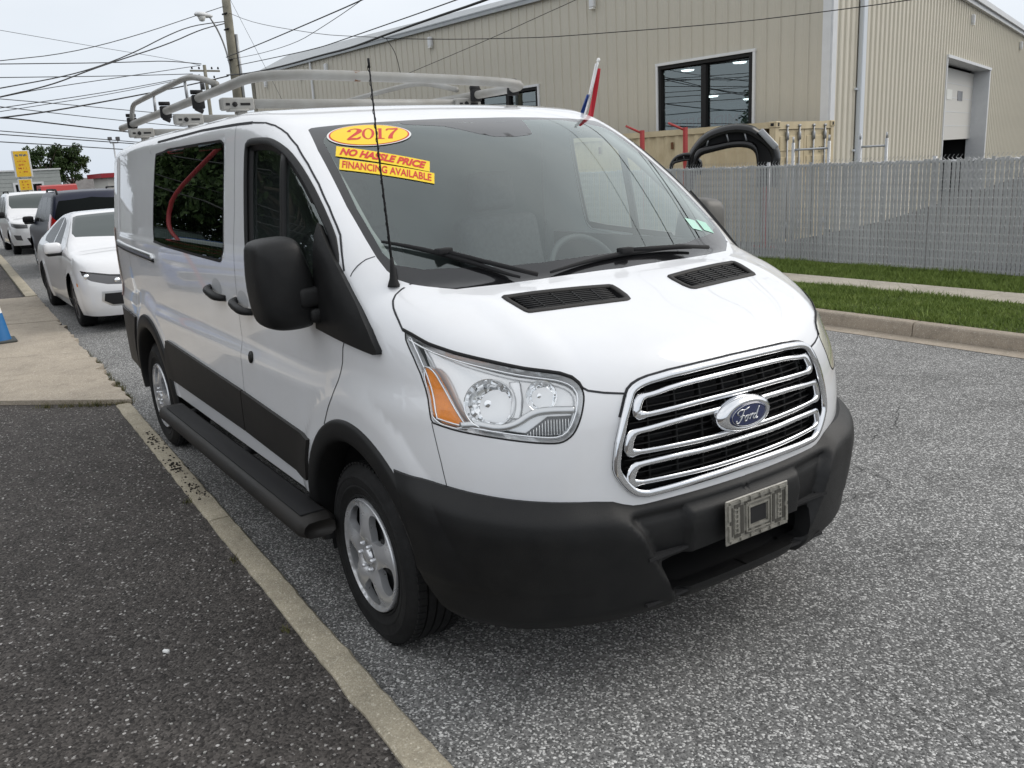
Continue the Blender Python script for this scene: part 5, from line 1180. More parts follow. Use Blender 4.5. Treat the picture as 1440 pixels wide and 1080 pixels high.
for x, y in ((-.1,0),(1.25,.85),(-.95,-.4)):
    meshobj('post', *box((x,y,1.22 if x < 1 else 1.05),(.07,.07,2.44 if x < 1 else 2.1)), M['red'], rk, smooth=False); meshobj('foot', *box((x,y,.02),(.5,.1,.04)), M['red'], rk, smooth=False)
    meshobj('arm', *tube([(x,y,2.38 if x < 1 else 2.0),(x-.32,y-.16,2.55 if x < 1 else 2.1)], .025, 6), M['red'], rk)
M['cover'] = pmat('black_bumper_plastic', (.004,.004,.0045), .2, spec=.5)
def cover(name, label, loc, rz, k):
    """a car bumper cover hung by its middle: curved skin over a dark opening, a lower valance, a silver end"""
    t = thing(name, label, 'bumper', loc, rz, None)
    O = np.array([(-.90,-.5),(-.91,-.2),(-.89,0),(-.87,.2),(-.77,.38),(-.58,.59),(-.35,.70),(.01,.77),(.35,.725),(.5,.62),(.8,.38),(.9,.17),(.88,-.1),(.86,-.5)])*k; O = smoothpoly(O, 2, False); n = len(O)
    V = []
    for f_, dd in ((1., .22), (.985, .08), (.93, -.03), (.86, -.06), (.80, -.02)):
        for x, z in O: V.append((x*f_, (dd+.22*(x/(.9*k))**2*.6)*k, (z+.1*k)*f_-.1*k))
    F = [(r*n+i, r*n+i+1, (r+1)*n+i+1, (r+1)*n+i) for r in range(4) for i in range(n-1)]
    meshobj('skin', *comb([(V, F), (np.array(V)+[0,.012,0], flipf(F))]), M['cover'], t)
    top = [(x*.82, (z+.1*k)*.82-.1*k) for x, z in O]; low = smoothpoly(np.array([(-.72,-.45),(-.70,.04),(-.62,.24),(-.38,.29),(.07,.37),(.40,.31),(.47,.1),(.47,-.45)])*k, 2, False); m = len(low)
    # dark backing between skin and valance
    a = resample(np.array(top), .05*k); b = resample(low, .05*k); q = max(len(a), len(b)); ta = np.linspace(0, 1, q)
    A = np.stack([np.interp(ta, np.linspace(0, 1, len(a)), a[:, c]) for c in (0, 1)], 1); B = np.stack([np.interp(ta, np.linspace(0, 1, len(b)), b[:, c]) for c in (0, 1)], 1)
    V = [(x, .10*k, z) for x, z in A]+[(x, .14*k, z) for x, z in B]; F = [(i, i+1, q+i+1, q+i) for i in range(q-1)]; meshobj('backing', *comb([(V, F), (np.array(V)+[0,.01,0], flipf(F))]), M['black'], t)
    V = []
    for off_, dd in ((.10, .10), (.085, -.02), (.03, -.07), (-.03, -.03), (-.04, .06)):
        for x, z in low: V.append((x*(1+off_*.6), dd*k, z+off_*k))
    F = [(r*m+i, r*m+i+1, (r+1)*m+i+1, (r+1)*m+i) for r in range(4) for i in range(m-1)]; meshobj('valance', *comb([(V, F), (np.array(V)+[0,.012,0], flipf(F))]), M['cover'], t)
    for x0, z0, x1, z1 in ((-.42,.56,-.50,.30),(-.12,.62,-.05,.36),(.22,.60,.28,.34)): meshobj('strut', *tube([(x0*k,.02*k,z0*k),(x1*k,.06*k,z1*k)], .018*k, 6), M['grey_metal'], t)
    meshobj('end_panel', *xform(bbox((0,0,0),(.12*k,.16*k,.46*k),.03*k,2), TR((.66*k,-.04*k,.43*k), 0, R(-42))), pmat('silver_grey_paint', (.30,.31,.32), .3, coat=1.), t)
    return t
cover('bumper_cover', 'large black bumper cover with a silver end hung before the container', (-9.05,10.98,1.50), R(40), 1.)
cover('bumper_cover', 'small black bumper cover hung low beside the red rack post', (-9.80,10.50,1.50), R(42), .36)
# ================================================================ warehouse
K = np.array([-10.86, 16.26, 0.]); GB = -.62
M['wallpaint'] = pmat('tan_metal_siding', (.52,.49,.415), .5, var=.04, vscale=.6)
M['wallpaint_lit'] = pmat('lit_tan_siding', (.66,.615,.51), .5, var=.04, vscale=.6)  # right wall: its brighter light put into a lighter copy of the tan
M['trim'] = pmat('white_metal_trim', (.66,.67,.68), .45, var=.04)
M['roofm'] = pmat('grey_standing_seam_roof', (.34,.36,.37), .45, metal=.3, var=.06)
wh = thing('warehouse', 'large tan metal-sided warehouse with ribbed walls behind the slat fence', 'building', tuple(K))
EH = 6.62
def frame(deg, out):
    """local frame along a wall: x along, y outward, z up"""
    d = np.array([math.cos(R(deg)), math.sin(R(deg)), 0]); o = np.array([-d[1], d[0], 0])*out
    return Matrix(((d[0], o[0], 0, 0), (d[1], o[1], 0, 0), (0, 0, 1, 0), (0, 0, 0, 1)))
ML, MR = frame(185, 1), frame(110, -1)
def wpart(nm, vf, Mx, mat, parent=wh, sm=False):
    v, f = xform(vf, Mx)
    if np.linalg.det(np.array(Mx)[:3, :3]) < 0: f = flipf(f)
    return meshobj(nm, v, f, mat, parent, smooth=sm)
def panel_vf(w_, z0, z1, rib):
    pr = [(0, 0), (.018, rib), (.05, rib), (.068, 0.), (w_*.5-.03, 0), (w_*.5-.015, rib*.25), (w_*.5+.015, rib*.25), (w_*.5+.03, 0), (w_, 0.)]
    V = [(x, y, z) for x, y in pr for z in (z0, z1)]; n = len(pr); return np.array(V), [(2*i, 2*i+2, 2*i+3, 2*i+1) for i in range(n-1)]
cache = {}
def panels(Mx, x0, x1, pitch, holes, rib, mat, key):
    n = int(round((x1-x0)/pitch))
    for i in range(n):
        x = x0+i*pitch; segs = [(GB, EH)]
        for (a, b, z0, z1) in holes:
            if x+pitch*.5 > a and x+pitch*.5 < b:
                segs = [s for s in ((GB, z0), (z1, EH)) if s[1] > s[0]]
        for s in segs:
            k = (key, s)
            if k not in cache:
                v, f = panel_vf(pitch, s[0], s[1], rib); v, f = xform((v, f), Mx)
                if np.linalg.det(np.array(Mx)[:3, :3]) < 0: f = flipf(f)
                cache[k] = meshobj('wall_panel', v, f, mat, wh, smooth=False); o = cache[k]
            else: o = clone(cache[k], wh)
            o.location = tuple((Mx@Vector((x, 0, 0))).xyz)
PL = 3.15/8
WINS = [(2.13, 2.13+8*PL, 2.27, 4.13), (2.13+21*PL, 2.13+29*PL, 2.27, 4.10)]
panels(ML, 2.13-5*PL, 2.13+76*PL, PL, WINS, .030, M['wallpaint'], 'L')
DR = (13.32, 22.52, GB, 4.50)
PR = .46
panels(MR, .12, .12+PR*96, PR, [DR], .045, M['wallpaint_lit'], 'R')
wpart('corner_trim', comb([box2((-.02,-.02,GB),(.20,.045,EH))]), ML, M['trim']); wpart('corner_trim', comb([box2((-.03,-.02,GB),(.30,.05,EH))]), MR, M['trim'])
wpart('downpipe', comb([bbox((2.25,.11,(EH+GB)/2),(.34,.12,EH-GB),.02,1), box((2.25,.06,3.1),(.6,.05,.05)), box((2.25,.06,1.6),(.6,.05,.05))]), MR, pmat('white_downpipe', (.62,.66,.70), .45))
wpart('downpipe', comb([bbox((25.8,.06,(EH+GB)/2),(.12,.08,EH-GB),.02,1)]), ML, M['trim'])
wpart('gutter', comb([box2((-.25,-.05,EH-.02),(32.3,.14,EH+.12)), box2((-.25,.13,EH+.10),(32.3,.16,EH+.14))]), ML, M['roofm'])
wpart('eave_trim', comb([box2((-.1,-.06,EH-.05),(45,.16,EH+.10)), box2((-.1,.10,EH+.10),(45,.26,EH+.30))]), MR, M['trim'])
# roof: low pitch rising behind both eaves
e0 = np.array(ML@Vector((-.2,.1,EH+.1)))[:3]; e1 = np.array(ML@Vector((32.3,.1,EH+.1)))[:3]; b0 = np.array(MR@Vector((45,.1,EH+.1)))[:3]; b1 = e1+(b0-e0)*.55; rg0 = (e0+b0)*.5+np.array([-9,0,1.75]); rg1 = (e1+b1)*.5+np.array([3,-9.,1.2])
meshobj('roof', [e0, e1, rg1, rg0, b0], [(0,3,2,1), (0,4,3)], M['roofm'], wh, smooth=False)
far_ = np.array([e1, b1]); 
meshobj('back_wall', [(*e1[:2], GB), (*b1[:2], GB), (*b1[:2], EH), (*e1[:2], EH)], [(0,1,2,3)], M['wallpaint'], wh, smooth=False)
meshobj('back_wall', [(*b0[:2], GB), (*b1[:2], GB), (*b1[:2], EH), (*b0[:2], EH)], [(3,2,1,0)], M['wallpaint'], wh, smooth=False)
M['bldglass'] = glassmat('window_glass', (.42,.47,.49), .10)
for k, (a, b, z0, z1) in enumerate(WINS):
    m = M['black']; wd = wpart('window', comb([box2((a,-.12,z0),(a+.13,.02,z1)), box2((b-.08,-.12,z0),(b,.02,z1)), box2((a+.13,-.12,z1-.09),(b-.08,.02,z1)), box2((a+.13,-.12,z0),(b-.08,.02,z0+.08))]), ML, m)
    wpart('mullion', box2(((a+b)/2-.08,-.12,z0+.1),((a+b)/2+.08,.022,z1-.13)), ML, m, wd)
    wpart('trim', comb([box2((a-.08,-.05,z1),(b+.08,.06,z1+.07)), box2((a-.07,-.05,z0-.05),(a,.055,z1)), box2((b,-.05,z0-.05),(b+.07,.055,z1))]), ML, M['trim'], wd)
    wpart('pane', box2((a+.13,-.09,z0+.1),((a+b)/2-.08,-.07,z1-.13)), ML, M['bldglass'], wd); wpart('pane', box2(((a+b)/2+.08,-.09,z0+.1),(b-.13,-.07,z1-.13)), ML, M['bldglass'], wd)
# the room behind the windows, with lit ceiling lamps and a reflection stand-in banner
wpart('room', comb([box2((2.0,-3.6,1.0),(15,-3.55,5.6)), box2((2.0,-3.6,5.55),(15,-.2,5.6)), box2((2.0,-3.6,.95),(15,-.2,1.0)), box2((2.0,-3.6,1),(2.05,-.2,5.6)), box2((14.95,-3.6,1),(15,-.2,5.6))]), ML, pmat('dim_room', (.05,.055,.06), .9))
lm = pmat('lit_lamp', (.9,.9,.85), .5, emit=((1,.98,.92), 9.))
for x, y, z in ((5.25,-1.2,4.05),(4.55,-1.4,3.28),(3.75,-1.6,4.10),(3.25,-1.4,3.10),(2.55,-1.8,3.95)):
    P_ = ML@Vector((x, y, z)); t = thing('ceiling_lamp', 'lit round ceiling lamp hanging inside the warehouse window', 'lamp', tuple(K+np.array(P_)[:3]), 0, 'lamps behind the warehouse window')
    meshobj('diffuser', *lathe([(0,-.02),(.16,-.02),(.19,.01)], 20, 'z'), lm, t); meshobj('shade', *lathe([(.19,.01),(.20,.03),(.08,.09),(.03,.16),(0,.16)], 20, 'z'), M['trim'], t); meshobj('stem', *tube([(0,0,.15),(0,0,5.5-z)], .01, 6), M['black'], t)
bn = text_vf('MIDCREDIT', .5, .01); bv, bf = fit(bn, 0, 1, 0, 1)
P_ = ML@Vector((5.1,-.22,2.38)); t = thing('reflection_panel', 'pale banner with reversed red capitals standing in for a reflection in the warehouse window', 'board', tuple(K+np.array(P_)[:3]), R(185))  # added panel, reversed letters stand in for a sign's reflection in the glass
meshobj('cloth', *box2((-3.0,-.01,-.1),(.2,.0,.62)), pmat('reflected_white', (.74,.76,.78), .8), t, smooth=False)
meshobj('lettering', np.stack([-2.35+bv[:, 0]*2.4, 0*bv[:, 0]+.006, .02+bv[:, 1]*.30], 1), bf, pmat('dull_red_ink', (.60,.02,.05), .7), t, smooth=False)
# dock door in the right wall
a, b, z0, z1 = DR
dd = wpart('dock_door', comb([box2((a,-.62,1.72),(b-.2,-.56,z1-.1))]), MR, pmat('white_door_panel', (.62,.60,.55), .5))
for q in np.linspace(1.72, z1-.1, 6)[1:-1]: wpart('joint', box2((a,-.565,q-.01),(b-.2,-.552,q+.01)), MR, M['trim'], dd)
for x, mt in ((14.6, pmat('lit_window', (.75,.74,.66), .3)), (16.7, pmat('lit_window', (.75,.74,.66), .3)), (18.9, M['smoke'])): wpart('door_window', box2((x,-.56,3.24),(x+1.05,-.545,3.62)), MR, mt, dd)
wpart('door_reveal', comb([box2((b-.2,-.7,GB),(b,.06,z1)), box2((a-.12,-.7,GB),(a,.06,z1)), box2((a-.12,-.7,z1),(b,.10,z1+.10))]), MR, M['trim'])
wpart('dark_bay', comb([box2((a,-5,GB),(b,-4.9,z1)), box2((a,-5,z1),(b,-.62,z1+.05)), box2((a-.05,-5,GB),(a,-.6,z1)), box2((b,-5,GB),(b+.05,-.7,z1))]), MR, M['black'])
def wall_lamp(Mx, x, z, nm='wall_lamp'):
    P_ = Mx@Vector((x, .0, z)); t = thing('wall_lamp', 'small white box lamp fixed high under the warehouse eave', 'lamp', tuple(K+np.array(P_)[:3]), 0, 'lamps along the warehouse eaves')
    for nm_, vf, mt in (('housing', bbox((0,.09,0),(.20,.14,.34),.03,1), M['trim']), ('lens', bbox((0,.10,-.19),(.16,.12,.05),.01,1), M['whiteink'])):
        v, f = xform(vf, Mx); meshobj(nm_, v, flipf(f) if np.linalg.det(np.array(Mx)[:3, :3]) < 0 else f, mt, t, smooth=False)
for x in (7.73, 16.2, 24.3, 26.9, 30.6): wall_lamp(ML, x, 6.2)
for x in (17.3, 30.9): wall_lamp(MR, x, 6.1)
# ================================================================ left background
sg = thing('pole_sign', 'tall yellow two-part roadside sign on white posts beside the grey building', 'sign', (-62.8,4.5,0), R(6))
M['signy'] = pmat('yellow_sign_face', (.80,.50,.03), .4, var=.08)
meshobj('cabinet', *bbox((0,0,3.35),(.42,.98,1.68),.03,1), M['trim'], sg, smooth=False); meshobj('face', *box((.215,-.04,3.35),(.01,.84,1.58)), M['signy'], sg, smooth=False)
meshobj('cabinet', *bbox((0,-.03,2.05),(.30,.80,.74),.03,1), M['trim'], sg, smooth=False); meshobj('face', *box((.155,-.05,2.05),(.01,.70,.66)), M['signy'], sg, smooth=False)
meshobj('post', *box((-.05,.32,1.3),(.16,.16,2.6)), M['trim'], sg, smooth=False); meshobj('post', *box((-.05,-.28,1.3),(.16,.16,2.6)), M['trim'], sg, smooth=False)
bi = pmat('blue_grey_ink', (.16,.20,.26), .6); ri = pmat('orange_red_ink', (.60,.14,.03), .6)
def blurred_row(y, z, wd, h, x, mat, n):
    """a line of lettering too far off to read: uneven upright strokes"""
    e = np.sort(rng.uniform(-wd/2, wd/2, n)); return meshobj('lettering', *comb([box((x, y+q, z+rng.uniform(-.1,.1)*h), (.004, wd/n*rng.uniform(.3,.8), h*rng.uniform(.6,1.))) for q in e]), mat, sg, smooth=False)
for k_ in range(3): blurred_row(-.04, 3.86+.03*k_, .62, .10, .222, bi, 9)
for k_ in range(4): blurred_row(-.04, 3.52-.22*k_, .52, .10, .222, ri, 9)
for k_ in range(3): blurred_row(-.05, 2.24-.18*k_, .46, .09, .162, ri, 8)
gb = thing('grey_building', 'low grey sided building with white framed windows behind the yellow sign', 'building', (-76.6,-2.,-.1), R(-1))
M['siding'] = pmat('grey_siding', (.36,.38,.37), .7, var=.05)
meshobj('wall', *box2((-14,-14,0),(0,10.4,3.25)), M['siding'], gb, smooth=False); meshobj('parapet', *box2((-14.2,-14.2,3.25),(.12,10.5,3.36)), M['trim'], gb, smooth=False)
for z in np.arange(.3, 3.2, .3): meshobj('clapboard', *box2((0,-14,z),(.03,10.4,z+.27)), M['siding'], gb, smooth=False)
for y0, y1 in ((7.0,9.15),(3.9,5.0),(.5,2.6)):
    wn_ = meshobj('window', *comb([box2((.0,y0,.7),(.06,y0+.16,2.25)), box2((.0,y1-.16,.7),(.06,y1,2.25)), box2((0,y0,2.25),(.06,y1,2.4)), box2((0,y0,.6),(.06,y1,.7)), box2((0,(y0+y1)/2-.05,.7),(.055,(y0+y1)/2+.05,2.25))]), M['trim'], gb, smooth=False); meshobj('pane', *box2((.032,y0+.16,.7),(.04,y1-.16,2.25)), M['carglass'], wn_, smooth=False)
def tree(name, label, loc, H, Wd, n, seed, group=None, leaf=.22, trunk_h=.25, mat=None):
    r_ = np.random.default_rng(seed); t = thing(name, label, 'tree', loc, 0, group)
    br = [tube([(0,0,-.1),(.05,.03,H*.3),(.0,.0,H*.62)], .1, 8, rad=[H*.032,H*.024,H*.010])]; cl = []
    for i in range(13):
        a = r_.uniform(0, 6.28); z0 = H*r_.uniform(.22, .5); e = np.array([Wd*.40*math.cos(a)*r_.uniform(.5,1), Wd*.40*math.sin(a)*r_.uniform(.5,1), H*r_.uniform(.40,.92)]); br.append(tube([(0,0,z0), e*[.5,.5,.5]+[0,0,z0*.55], e], .05, 5, rad=[H*.012,H*.008,H*.003])); cl.append((e, Wd*r_.uniform(.10,.20)))
    for _ in range(26):
        th, ph = r_.uniform(0, 6.28), r_.uniform(-.5, 1.); k = math.sqrt(max(1-ph*ph, 0)); cl.append((np.array([Wd*.40*k*math.cos(th), Wd*.40*k*math.sin(th), H*.60+H*.30*ph]), Wd*r_.uniform(.09,.17)))
    V = []
    w_ = np.array([c[1]**2 for c in cl]); cnt = (n*w_/w_.sum()).astype(int)
    for (c, rad), m_ in zip(cl, cnt):
        d = r_.normal(size=(m_, 3)); d /= np.linalg.norm(d, axis=1, keepdims=True); q = c+d*rad*(r_.uniform(.35,1.1,(m_,1)))*np.array([1,1,.8]); a = r_.normal(size=(m_,3)); a /= np.linalg.norm(a,axis=1,keepdims=True); b = np.cross(a, r_.normal(size=(m_,3))); b /= np.linalg.norm(b,axis=1,keepdims=True); s_ = leaf*r_.uniform(.5,1.2,(m_,1))
        V.append(np.stack([q-a*s_, q+b*s_*.5, q+a*s_, q-b*s_*.5], 1).reshape(-1, 3))
    V = np.concatenate(V); meshobj('trunk', *comb(br), M['bark'], t); o = fastmesh('crown', V, np.arange(len(V)).reshape(-1, 4), mat or M['leaf'], t); return t
M['bark'] = pmat('bark', (.07,.055,.04), .9, var=.3, vscale=6, bump=.4, bscale=20); M['leaf'] = leafmat('tree_leaves', (.012,.026,.009), (.05,.085,.022), (.09,.12,.04), .8)
tree('broadleaf_tree', 'dense dark green tree rising behind the grey building', (-106,11.1,-.2), 7.0, 4.6, 5200, 3, leaf=.17); tree('broadleaf_tree', 'rounded dark green tree beside the gabled house roof', (-105.5,13.4,-.2), 6.6, 4.0, 4600, 5, leaf=.17)
fm = thing('floodlight_mast', 'thin floodlight mast with twin lamp heads beside the red-trimmed building', 'lamp post', (-70.85,11.65,-.3))
meshobj('pole', *tube([(0,0,0),(-.02,.0,5.1)], .06, 8), M['galv'], fm); meshobj('crossarm', *tube([(0,-.22,5.1),(0,.34,5.1)], .035, 6), M['galv'], fm)
for y in (-.22, .34): meshobj('lamp_head', *comb([bbox((.05,y,5.42),(.24,.30,.26),.03,1), tube([(0,y,5.1),(0,y,5.32)], .03, 6)]), M['smoke'], fm, smooth=False)
rb = thing('red_trim_building', 'white building with a red canopy band far down the street', 'building', (-95.6,16.6,-.3))
meshobj('wall', *box2((-8,-1.4,0),(0,8,2.8)), pmat('offwhite_wall', (.62,.60,.56), .7), rb, smooth=False); meshobj('canopy', *box2((-8,-2.0,2.78),(.5,8,3.22)), pmat('red_canopy', (.32,.02,.03), .5), rb, smooth=False)
meshobj('window', *box2((.0,1,.8),(.05,5,2.1)), M['carglass'], rb, smooth=False)
hs = thing('gabled_house', 'house with a grey shingled roof down the street', 'house', (-120.5,18.,-.8))
meshobj('wall', *box2((-6,-2.4,0),(0,6,2.2)), pmat('pale_siding', (.52,.51,.49), .7), hs, smooth=False)
meshobj('roof', *prism([(-.7,2.1),(-3,3.6),(-6.5,2.1)], -3.0, 6.4, 'xz'), pmat('grey_shingles', (.16,.15,.145), .9, var=.15, vscale=2), hs, smooth=False); meshobj('window', *box2((0,.5,.9),(.05,1.8,1.8)), M['carglass'], hs, smooth=False)
# ================================================================ poles and overhead cables
M['wood'] = pmat('weathered_pole_wood', (.23,.215,.17), .85, var=.2, vscale=3, bump=.3, bscale=25)
M['cable'] = pmat('black_cable', (.012,.012,.013), .6)
up = thing('utility_pole', 'tall weathered wooden utility pole carrying a cobra-head street lamp', 'utility pole', (-29.5,8.22,-.25))
meshobj('shaft', *tube([(0,0,0),(.05,0,6),(.12,0,12)], .17, 14, rad=[.19,.155,.125]), M['wood'], up); meshobj('conduit', *tube([(.08,.20,0),(.10,.20,5.5),(.12,.19,6.85)], .055, 8), M['grey_metal'], up)
arm = smoothpoly([(.1,-.12,5.6),(.15,-.25,6.4),(.35,-.5,6.95),(.62,-.80,7.3)], 2, False); meshobj('lamp_arm', *tube(arm, .03, 8), M['galv'], up)
lh = meshobj('lamp_head', *xform(lathe([(0,.34),(.06,.33),(.11,.18),(.15,-.02),(.15,-.2),(.10,-.36),(0,-.42)], 16, 'y'), TR((.72,-1.0,7.33), R(30))@Matrix.Diagonal((1,1,.62,1))), M['trim'], up)
meshobj('lamp_glass', *xform(lathe([(0,-.16),(.08,-.14),(.12,-.05),(.13,0)], 16, 'z'), TR((.80,-1.12,7.27))), M['whiteink'], lh)
for z in (6.0, 5.2, 7.0, 7.5): meshobj('bolt', *tube([(.0,-.16,z),(.3,-.10,z)], .03, 6), M['black'], up)
u2 = thing('utility_pole', 'distant thin utility pole with a crossarm full of transformers', 'utility pole', (-64.3,17.3,-.6))
meshobj('shaft', *tube([(0,0,0),(0,0,10.3)], .14, 10, rad=[.17,.12]), M['wood'], u2)
for z, w_ in ((9.9,1.5),(9.3,1.0),(8.2,.7)): meshobj('crossarm', *box((0,0,z),(.12,w_*1.4,.12)), M['wood'], u2, smooth=False)
for y, z in ((-.9,10.05),(-.4,10.05),(.5,10.05),(.95,10.05),(-.6,9.45),(.6,9.45)): meshobj('insulator', *lathe([(0,.18),(.05,.16),(.07,.05),(.04,0)], 8, 'z'), M['black'], u2, loc=(0,y,z-.04))
meshobj('transformer', *lathe([(0,.75),(.16,.72),(.2,.6),(.2,0),(0,0)], 14, 'z'), M['smoke'], u2, loc=(.2,.42,8.5)); meshobj('transformer', *lathe([(0,.65),(.13,.62),(.16,.5),(.16,0),(0,0)], 14, 'z'), M['smoke'], u2, loc=(.2,-.38,8.6))
# ================================================================ other vehicles
def make_car(name, label, loc, rz, paint, spec, wheel_mat, group=None, glass=None):
    """spec: top profile, half width by height, front/rear ends, wheels, windows in (s, z), lamps in (u, z)"""
    g = spec; TOPf = spl(*zip(*g['top'])); Wf = spl(*zip(*g['wid'])); xs2 = np.linspace(g['sr']-1.5, g['sfr']+1.5, 2000); slope = np.gradient(TOPf(xs2), xs2)
    FRf = spl(*zip(*g['front'])); REf = spl(*zip(*g['rear']))
    def fn(s, a, z):
        side = a-Wf(z)-.02*np.maximum(sst(-np.hypot(s, z-.33), -.52, -.38), sst(-np.hypot(s-g['wb'], z-.33), -.52, -.38))*sst(-z, -.8, -.6)
        fr = s-FRf(z)+.20*a*a; re = -s+REf(z)+.12*a*a; plan = smax(smax(side, fr, .55), re, .45)
        c = 1/np.sqrt(1+np.interp(s, xs2, slope)**2); top = (z-TOPf(s)+.05*a*a)*c; return smax(plan, top, .10), plan, top, .1
    Bd = Body(fn, .30, g['wb']-.35, .62); t = thing(name, label, 'car', loc, rz, group)
    Lr = g['wb']-.35-.30
    us_ = np.concatenate([np.linspace(Lr-PI2, Lr, 30), np.linspace(Lr, 0, 90)[1:], np.linspace(0, PI2, 36)[1:]]); rd = Bd.ridge(us_)
    rsa = [(float(s), float(a)) for s, a in rd[:, :2]]; rsa[0] = (rsa[0][0], 0.); rsa[-1] = (rsa[-1][0], 0.); ruz = [(float(u), float(z)) for u, z in zip(us_, rd[:, 2])]
    cu = lambda s, z: (float(Bd.u_of(s, .86)), z)
    ar = [[cu(c-.37, .1)]+[cu(s, z) for s, z in arc(c, .33, .37, 180, 0, 24)]+[cu(c+.37, .1)] for c in (0, g['wb'])]
    reg = [(None, ar[0]), (None, ar[1])]; names = []
    for k, (nm, poly) in enumerate(g['side']): reg.append((f'{k}', [(u, z) if nm.startswith('@') else cu(u, z) for u, z in poly])); names.append(nm)
    sk = Skin(); skin_chart(Bd, sk, 'side', [(Lr-PI2, g['sill']+.04), (Lr, g['sill']), (0, g['sill']), (PI2, g['sill']+.02)]+ruz[::-1], reg+[('body', None)], .05)
    reg2 = [(f't{k}', poly) for k, (nm, poly) in enumerate(g['topw'])]
    skin_chart(Bd, sk, 'top', rsa, reg2+[('body', None)], .06)
    bo = part(sk, 'body', 'body', paint, t)[0]
    for k, nm in enumerate(names):
        if f'{k}' in sk.d: part(sk, f'{k}', nm.strip('@').split(':')[0], M[nm.split(':')[1]], t, 'each')
    for k, (nm, poly) in enumerate(g['topw']):
        if f't{k}' in sk.d: part(sk, f't{k}', nm.split(':')[0], M[nm.split(':')[1]], t)
    V, F = comb([box2((g['wb']-.7,-.70,.17),(.50,.70,.40)), box2((g['wb']-.45,-.62,.3),(g['wb']+.45,.62,.75)), box2((-.45,-.62,.3),(.45,.62,.72))]); meshobj('underbody', V, F, M['black'], t, smooth=False)
    rw = g.get('rw', .325); ty = lathe([(.21,-.09),(.24,-.10),(rw-.03,-.10),(rw-.008,-.085),(rw,-.06),(rw,.06),(rw-.008,.085),(rw-.03,.10),(.22,.10)], 40, 'y')
    spk = []
    for q in range(10):
        a = 2*math.pi*q/10+(.1 if q % 2 else -.1); spk.append(xform(bbox((.118,-.085,0),(.19,.02,.030),.005,1), Matrix.Rotation(a, 4, 'Y')))
    spk += [lathe([(.20,-.088),(.218,-.094),(.222,-.08),(.215,0)], 40, 'y'), lathe([(0,-.10),(.045,-.10),(.06,-.08)], 20, 'y')]
    for s in (0, g['wb']):
        for sd_ in (-1, 1):
            wo = bpy.data.objects.new('wheel', None); COL.objects.link(wo); wo.parent = t; wo.location = (s, sd_*(g['trk']), rw); wo.rotation_euler = (0, .2, 0 if sd_ < 0 else math.pi)
            meshobj('tyre', *ty, M['rubber'], wo); meshobj('rim', *comb(spk), wheel_mat, wo, smooth=False); meshobj('hub', *lathe([(0,-.03),(.21,-.03)], 24, 'y'), M['black'], wo)
    for sd_ in (-1, 1):
        ms, mz = g['mir']; b = bbox((0,0,0),(.16,.22,.15),.05,3); V, F = xform(b, TR((ms, sd_*(float(Wf(mz))+.13), mz))); mo = meshobj('side_mirror', V, F, g.get('mirmat', paint), t); V, F = xform(bbox((0,0,0),(.15,.2,.05),.02,1), TR((ms-.005, sd_*(float(Wf(mz))+.12), mz-.075))); meshobj('mirror_foot', V, F, M['plastic'], mo)
    for nm, mt, vf in g.get('extra', ()): meshobj(nm, *vf, M[mt] if isinstance(mt, str) else mt, t)
    return t, Bd
# white sedan, nose towards the van (s: 0 front axle, forward +)
SED = dict(wb=-2.70, sr=-3.75, sfr=.95, sill=.19, trk=.785, rw=.325, mir=(-.72,.98),
    top=[(-4.0,1.00),(-3.6,1.02),(-3.1,1.10),(-2.6,1.27),(-2.0,1.40),(-1.5,1.425),(-1.1,1.38),(-.8,1.24),(-.45,1.06),(-.2,.985),(.2,.94),(.6,.875),(.85,.80),(1.1,.70)],
    wid=[(.1,.82),(.3,.88),(.55,.90),(.75,.895),(.92,.86),(1.0,.82),(1.2,.70),(1.45,.56)], front=[(.1,.86),(.25,.94),(.45,.96),(.6,.94),(.8,.80),(1.0,.6)], rear=[(.1,-3.62),(.4,-3.72),(.7,-3.70),(1.0,-3.58)],
    side=[('side_window:carglass', [(-1.03,.955),(-1.0,1.02),(-1.30,1.27),(-1.62,1.345),(-1.65,.97)]), ('side_window:carglass', [(-1.72,.97),(-1.69,1.345),(-2.0,1.33),(-2.45,1.20),(-2.68,1.06),(-2.6,1.0)]),
          ('@headlight:smoke', [(.30,.735),(.52,.715),(.74,.685),(.98,.665),(.99,.575),(.74,.59),(.52,.635),(.34,.70)]), ('@grille_blade:gloss', [(.26,.755),(.52,.733),(.74,.703),(1.0,.685),(1.6,.675),(1.6,.60),(1.02,.61),(.98,.665),(.74,.685),(.52,.715),(.30,.735)]),
          ('@lower_grille:black', [(.70,.48),(1.6,.48),(1.6,.33),(.78,.34),(.68,.39)]), ('@grille_frame:satin', [(.665,.505),(1.6,.505),(1.6,.48),(.70,.48),(.68,.39),(.78,.34),(1.6,.33),(1.6,.315),(.765,.32),(.645,.39)]), ('@side_reflector:amber', [(.14,.60),(.20,.59),(.20,.55),(.14,.56)])],
    topw=[('windshield:carws', [(-.46,-.1),(-.60,.68),(-.70,.70),(-1.12,.60),(-1.14,-.1)]), ('rear_window:carglass', [(-2.35,-.1),(-2.35,.50),(-3.0,.60),(-3.1,-.1)])])
sed, SB_ = make_car('sedan', 'white compact sedan parked nose out behind the cargo van', (-9.62,.30,0), 0, M['sedan'], SED, M['darkalloy'])
for sd_ in (-1, 1):
    c, n = side_pts(SB_, [(.86,.627),(.44,.685)], .004)
    for i in range(2):
        V, F = xform(lathe([(0,.016),(.024,.012),(.034,0)], 14, 'x'), TR(c[i])); V = mirror(V) if sd_ > 0 else V; meshobj('lamp_projector', V, F, M['bowl'], sed)
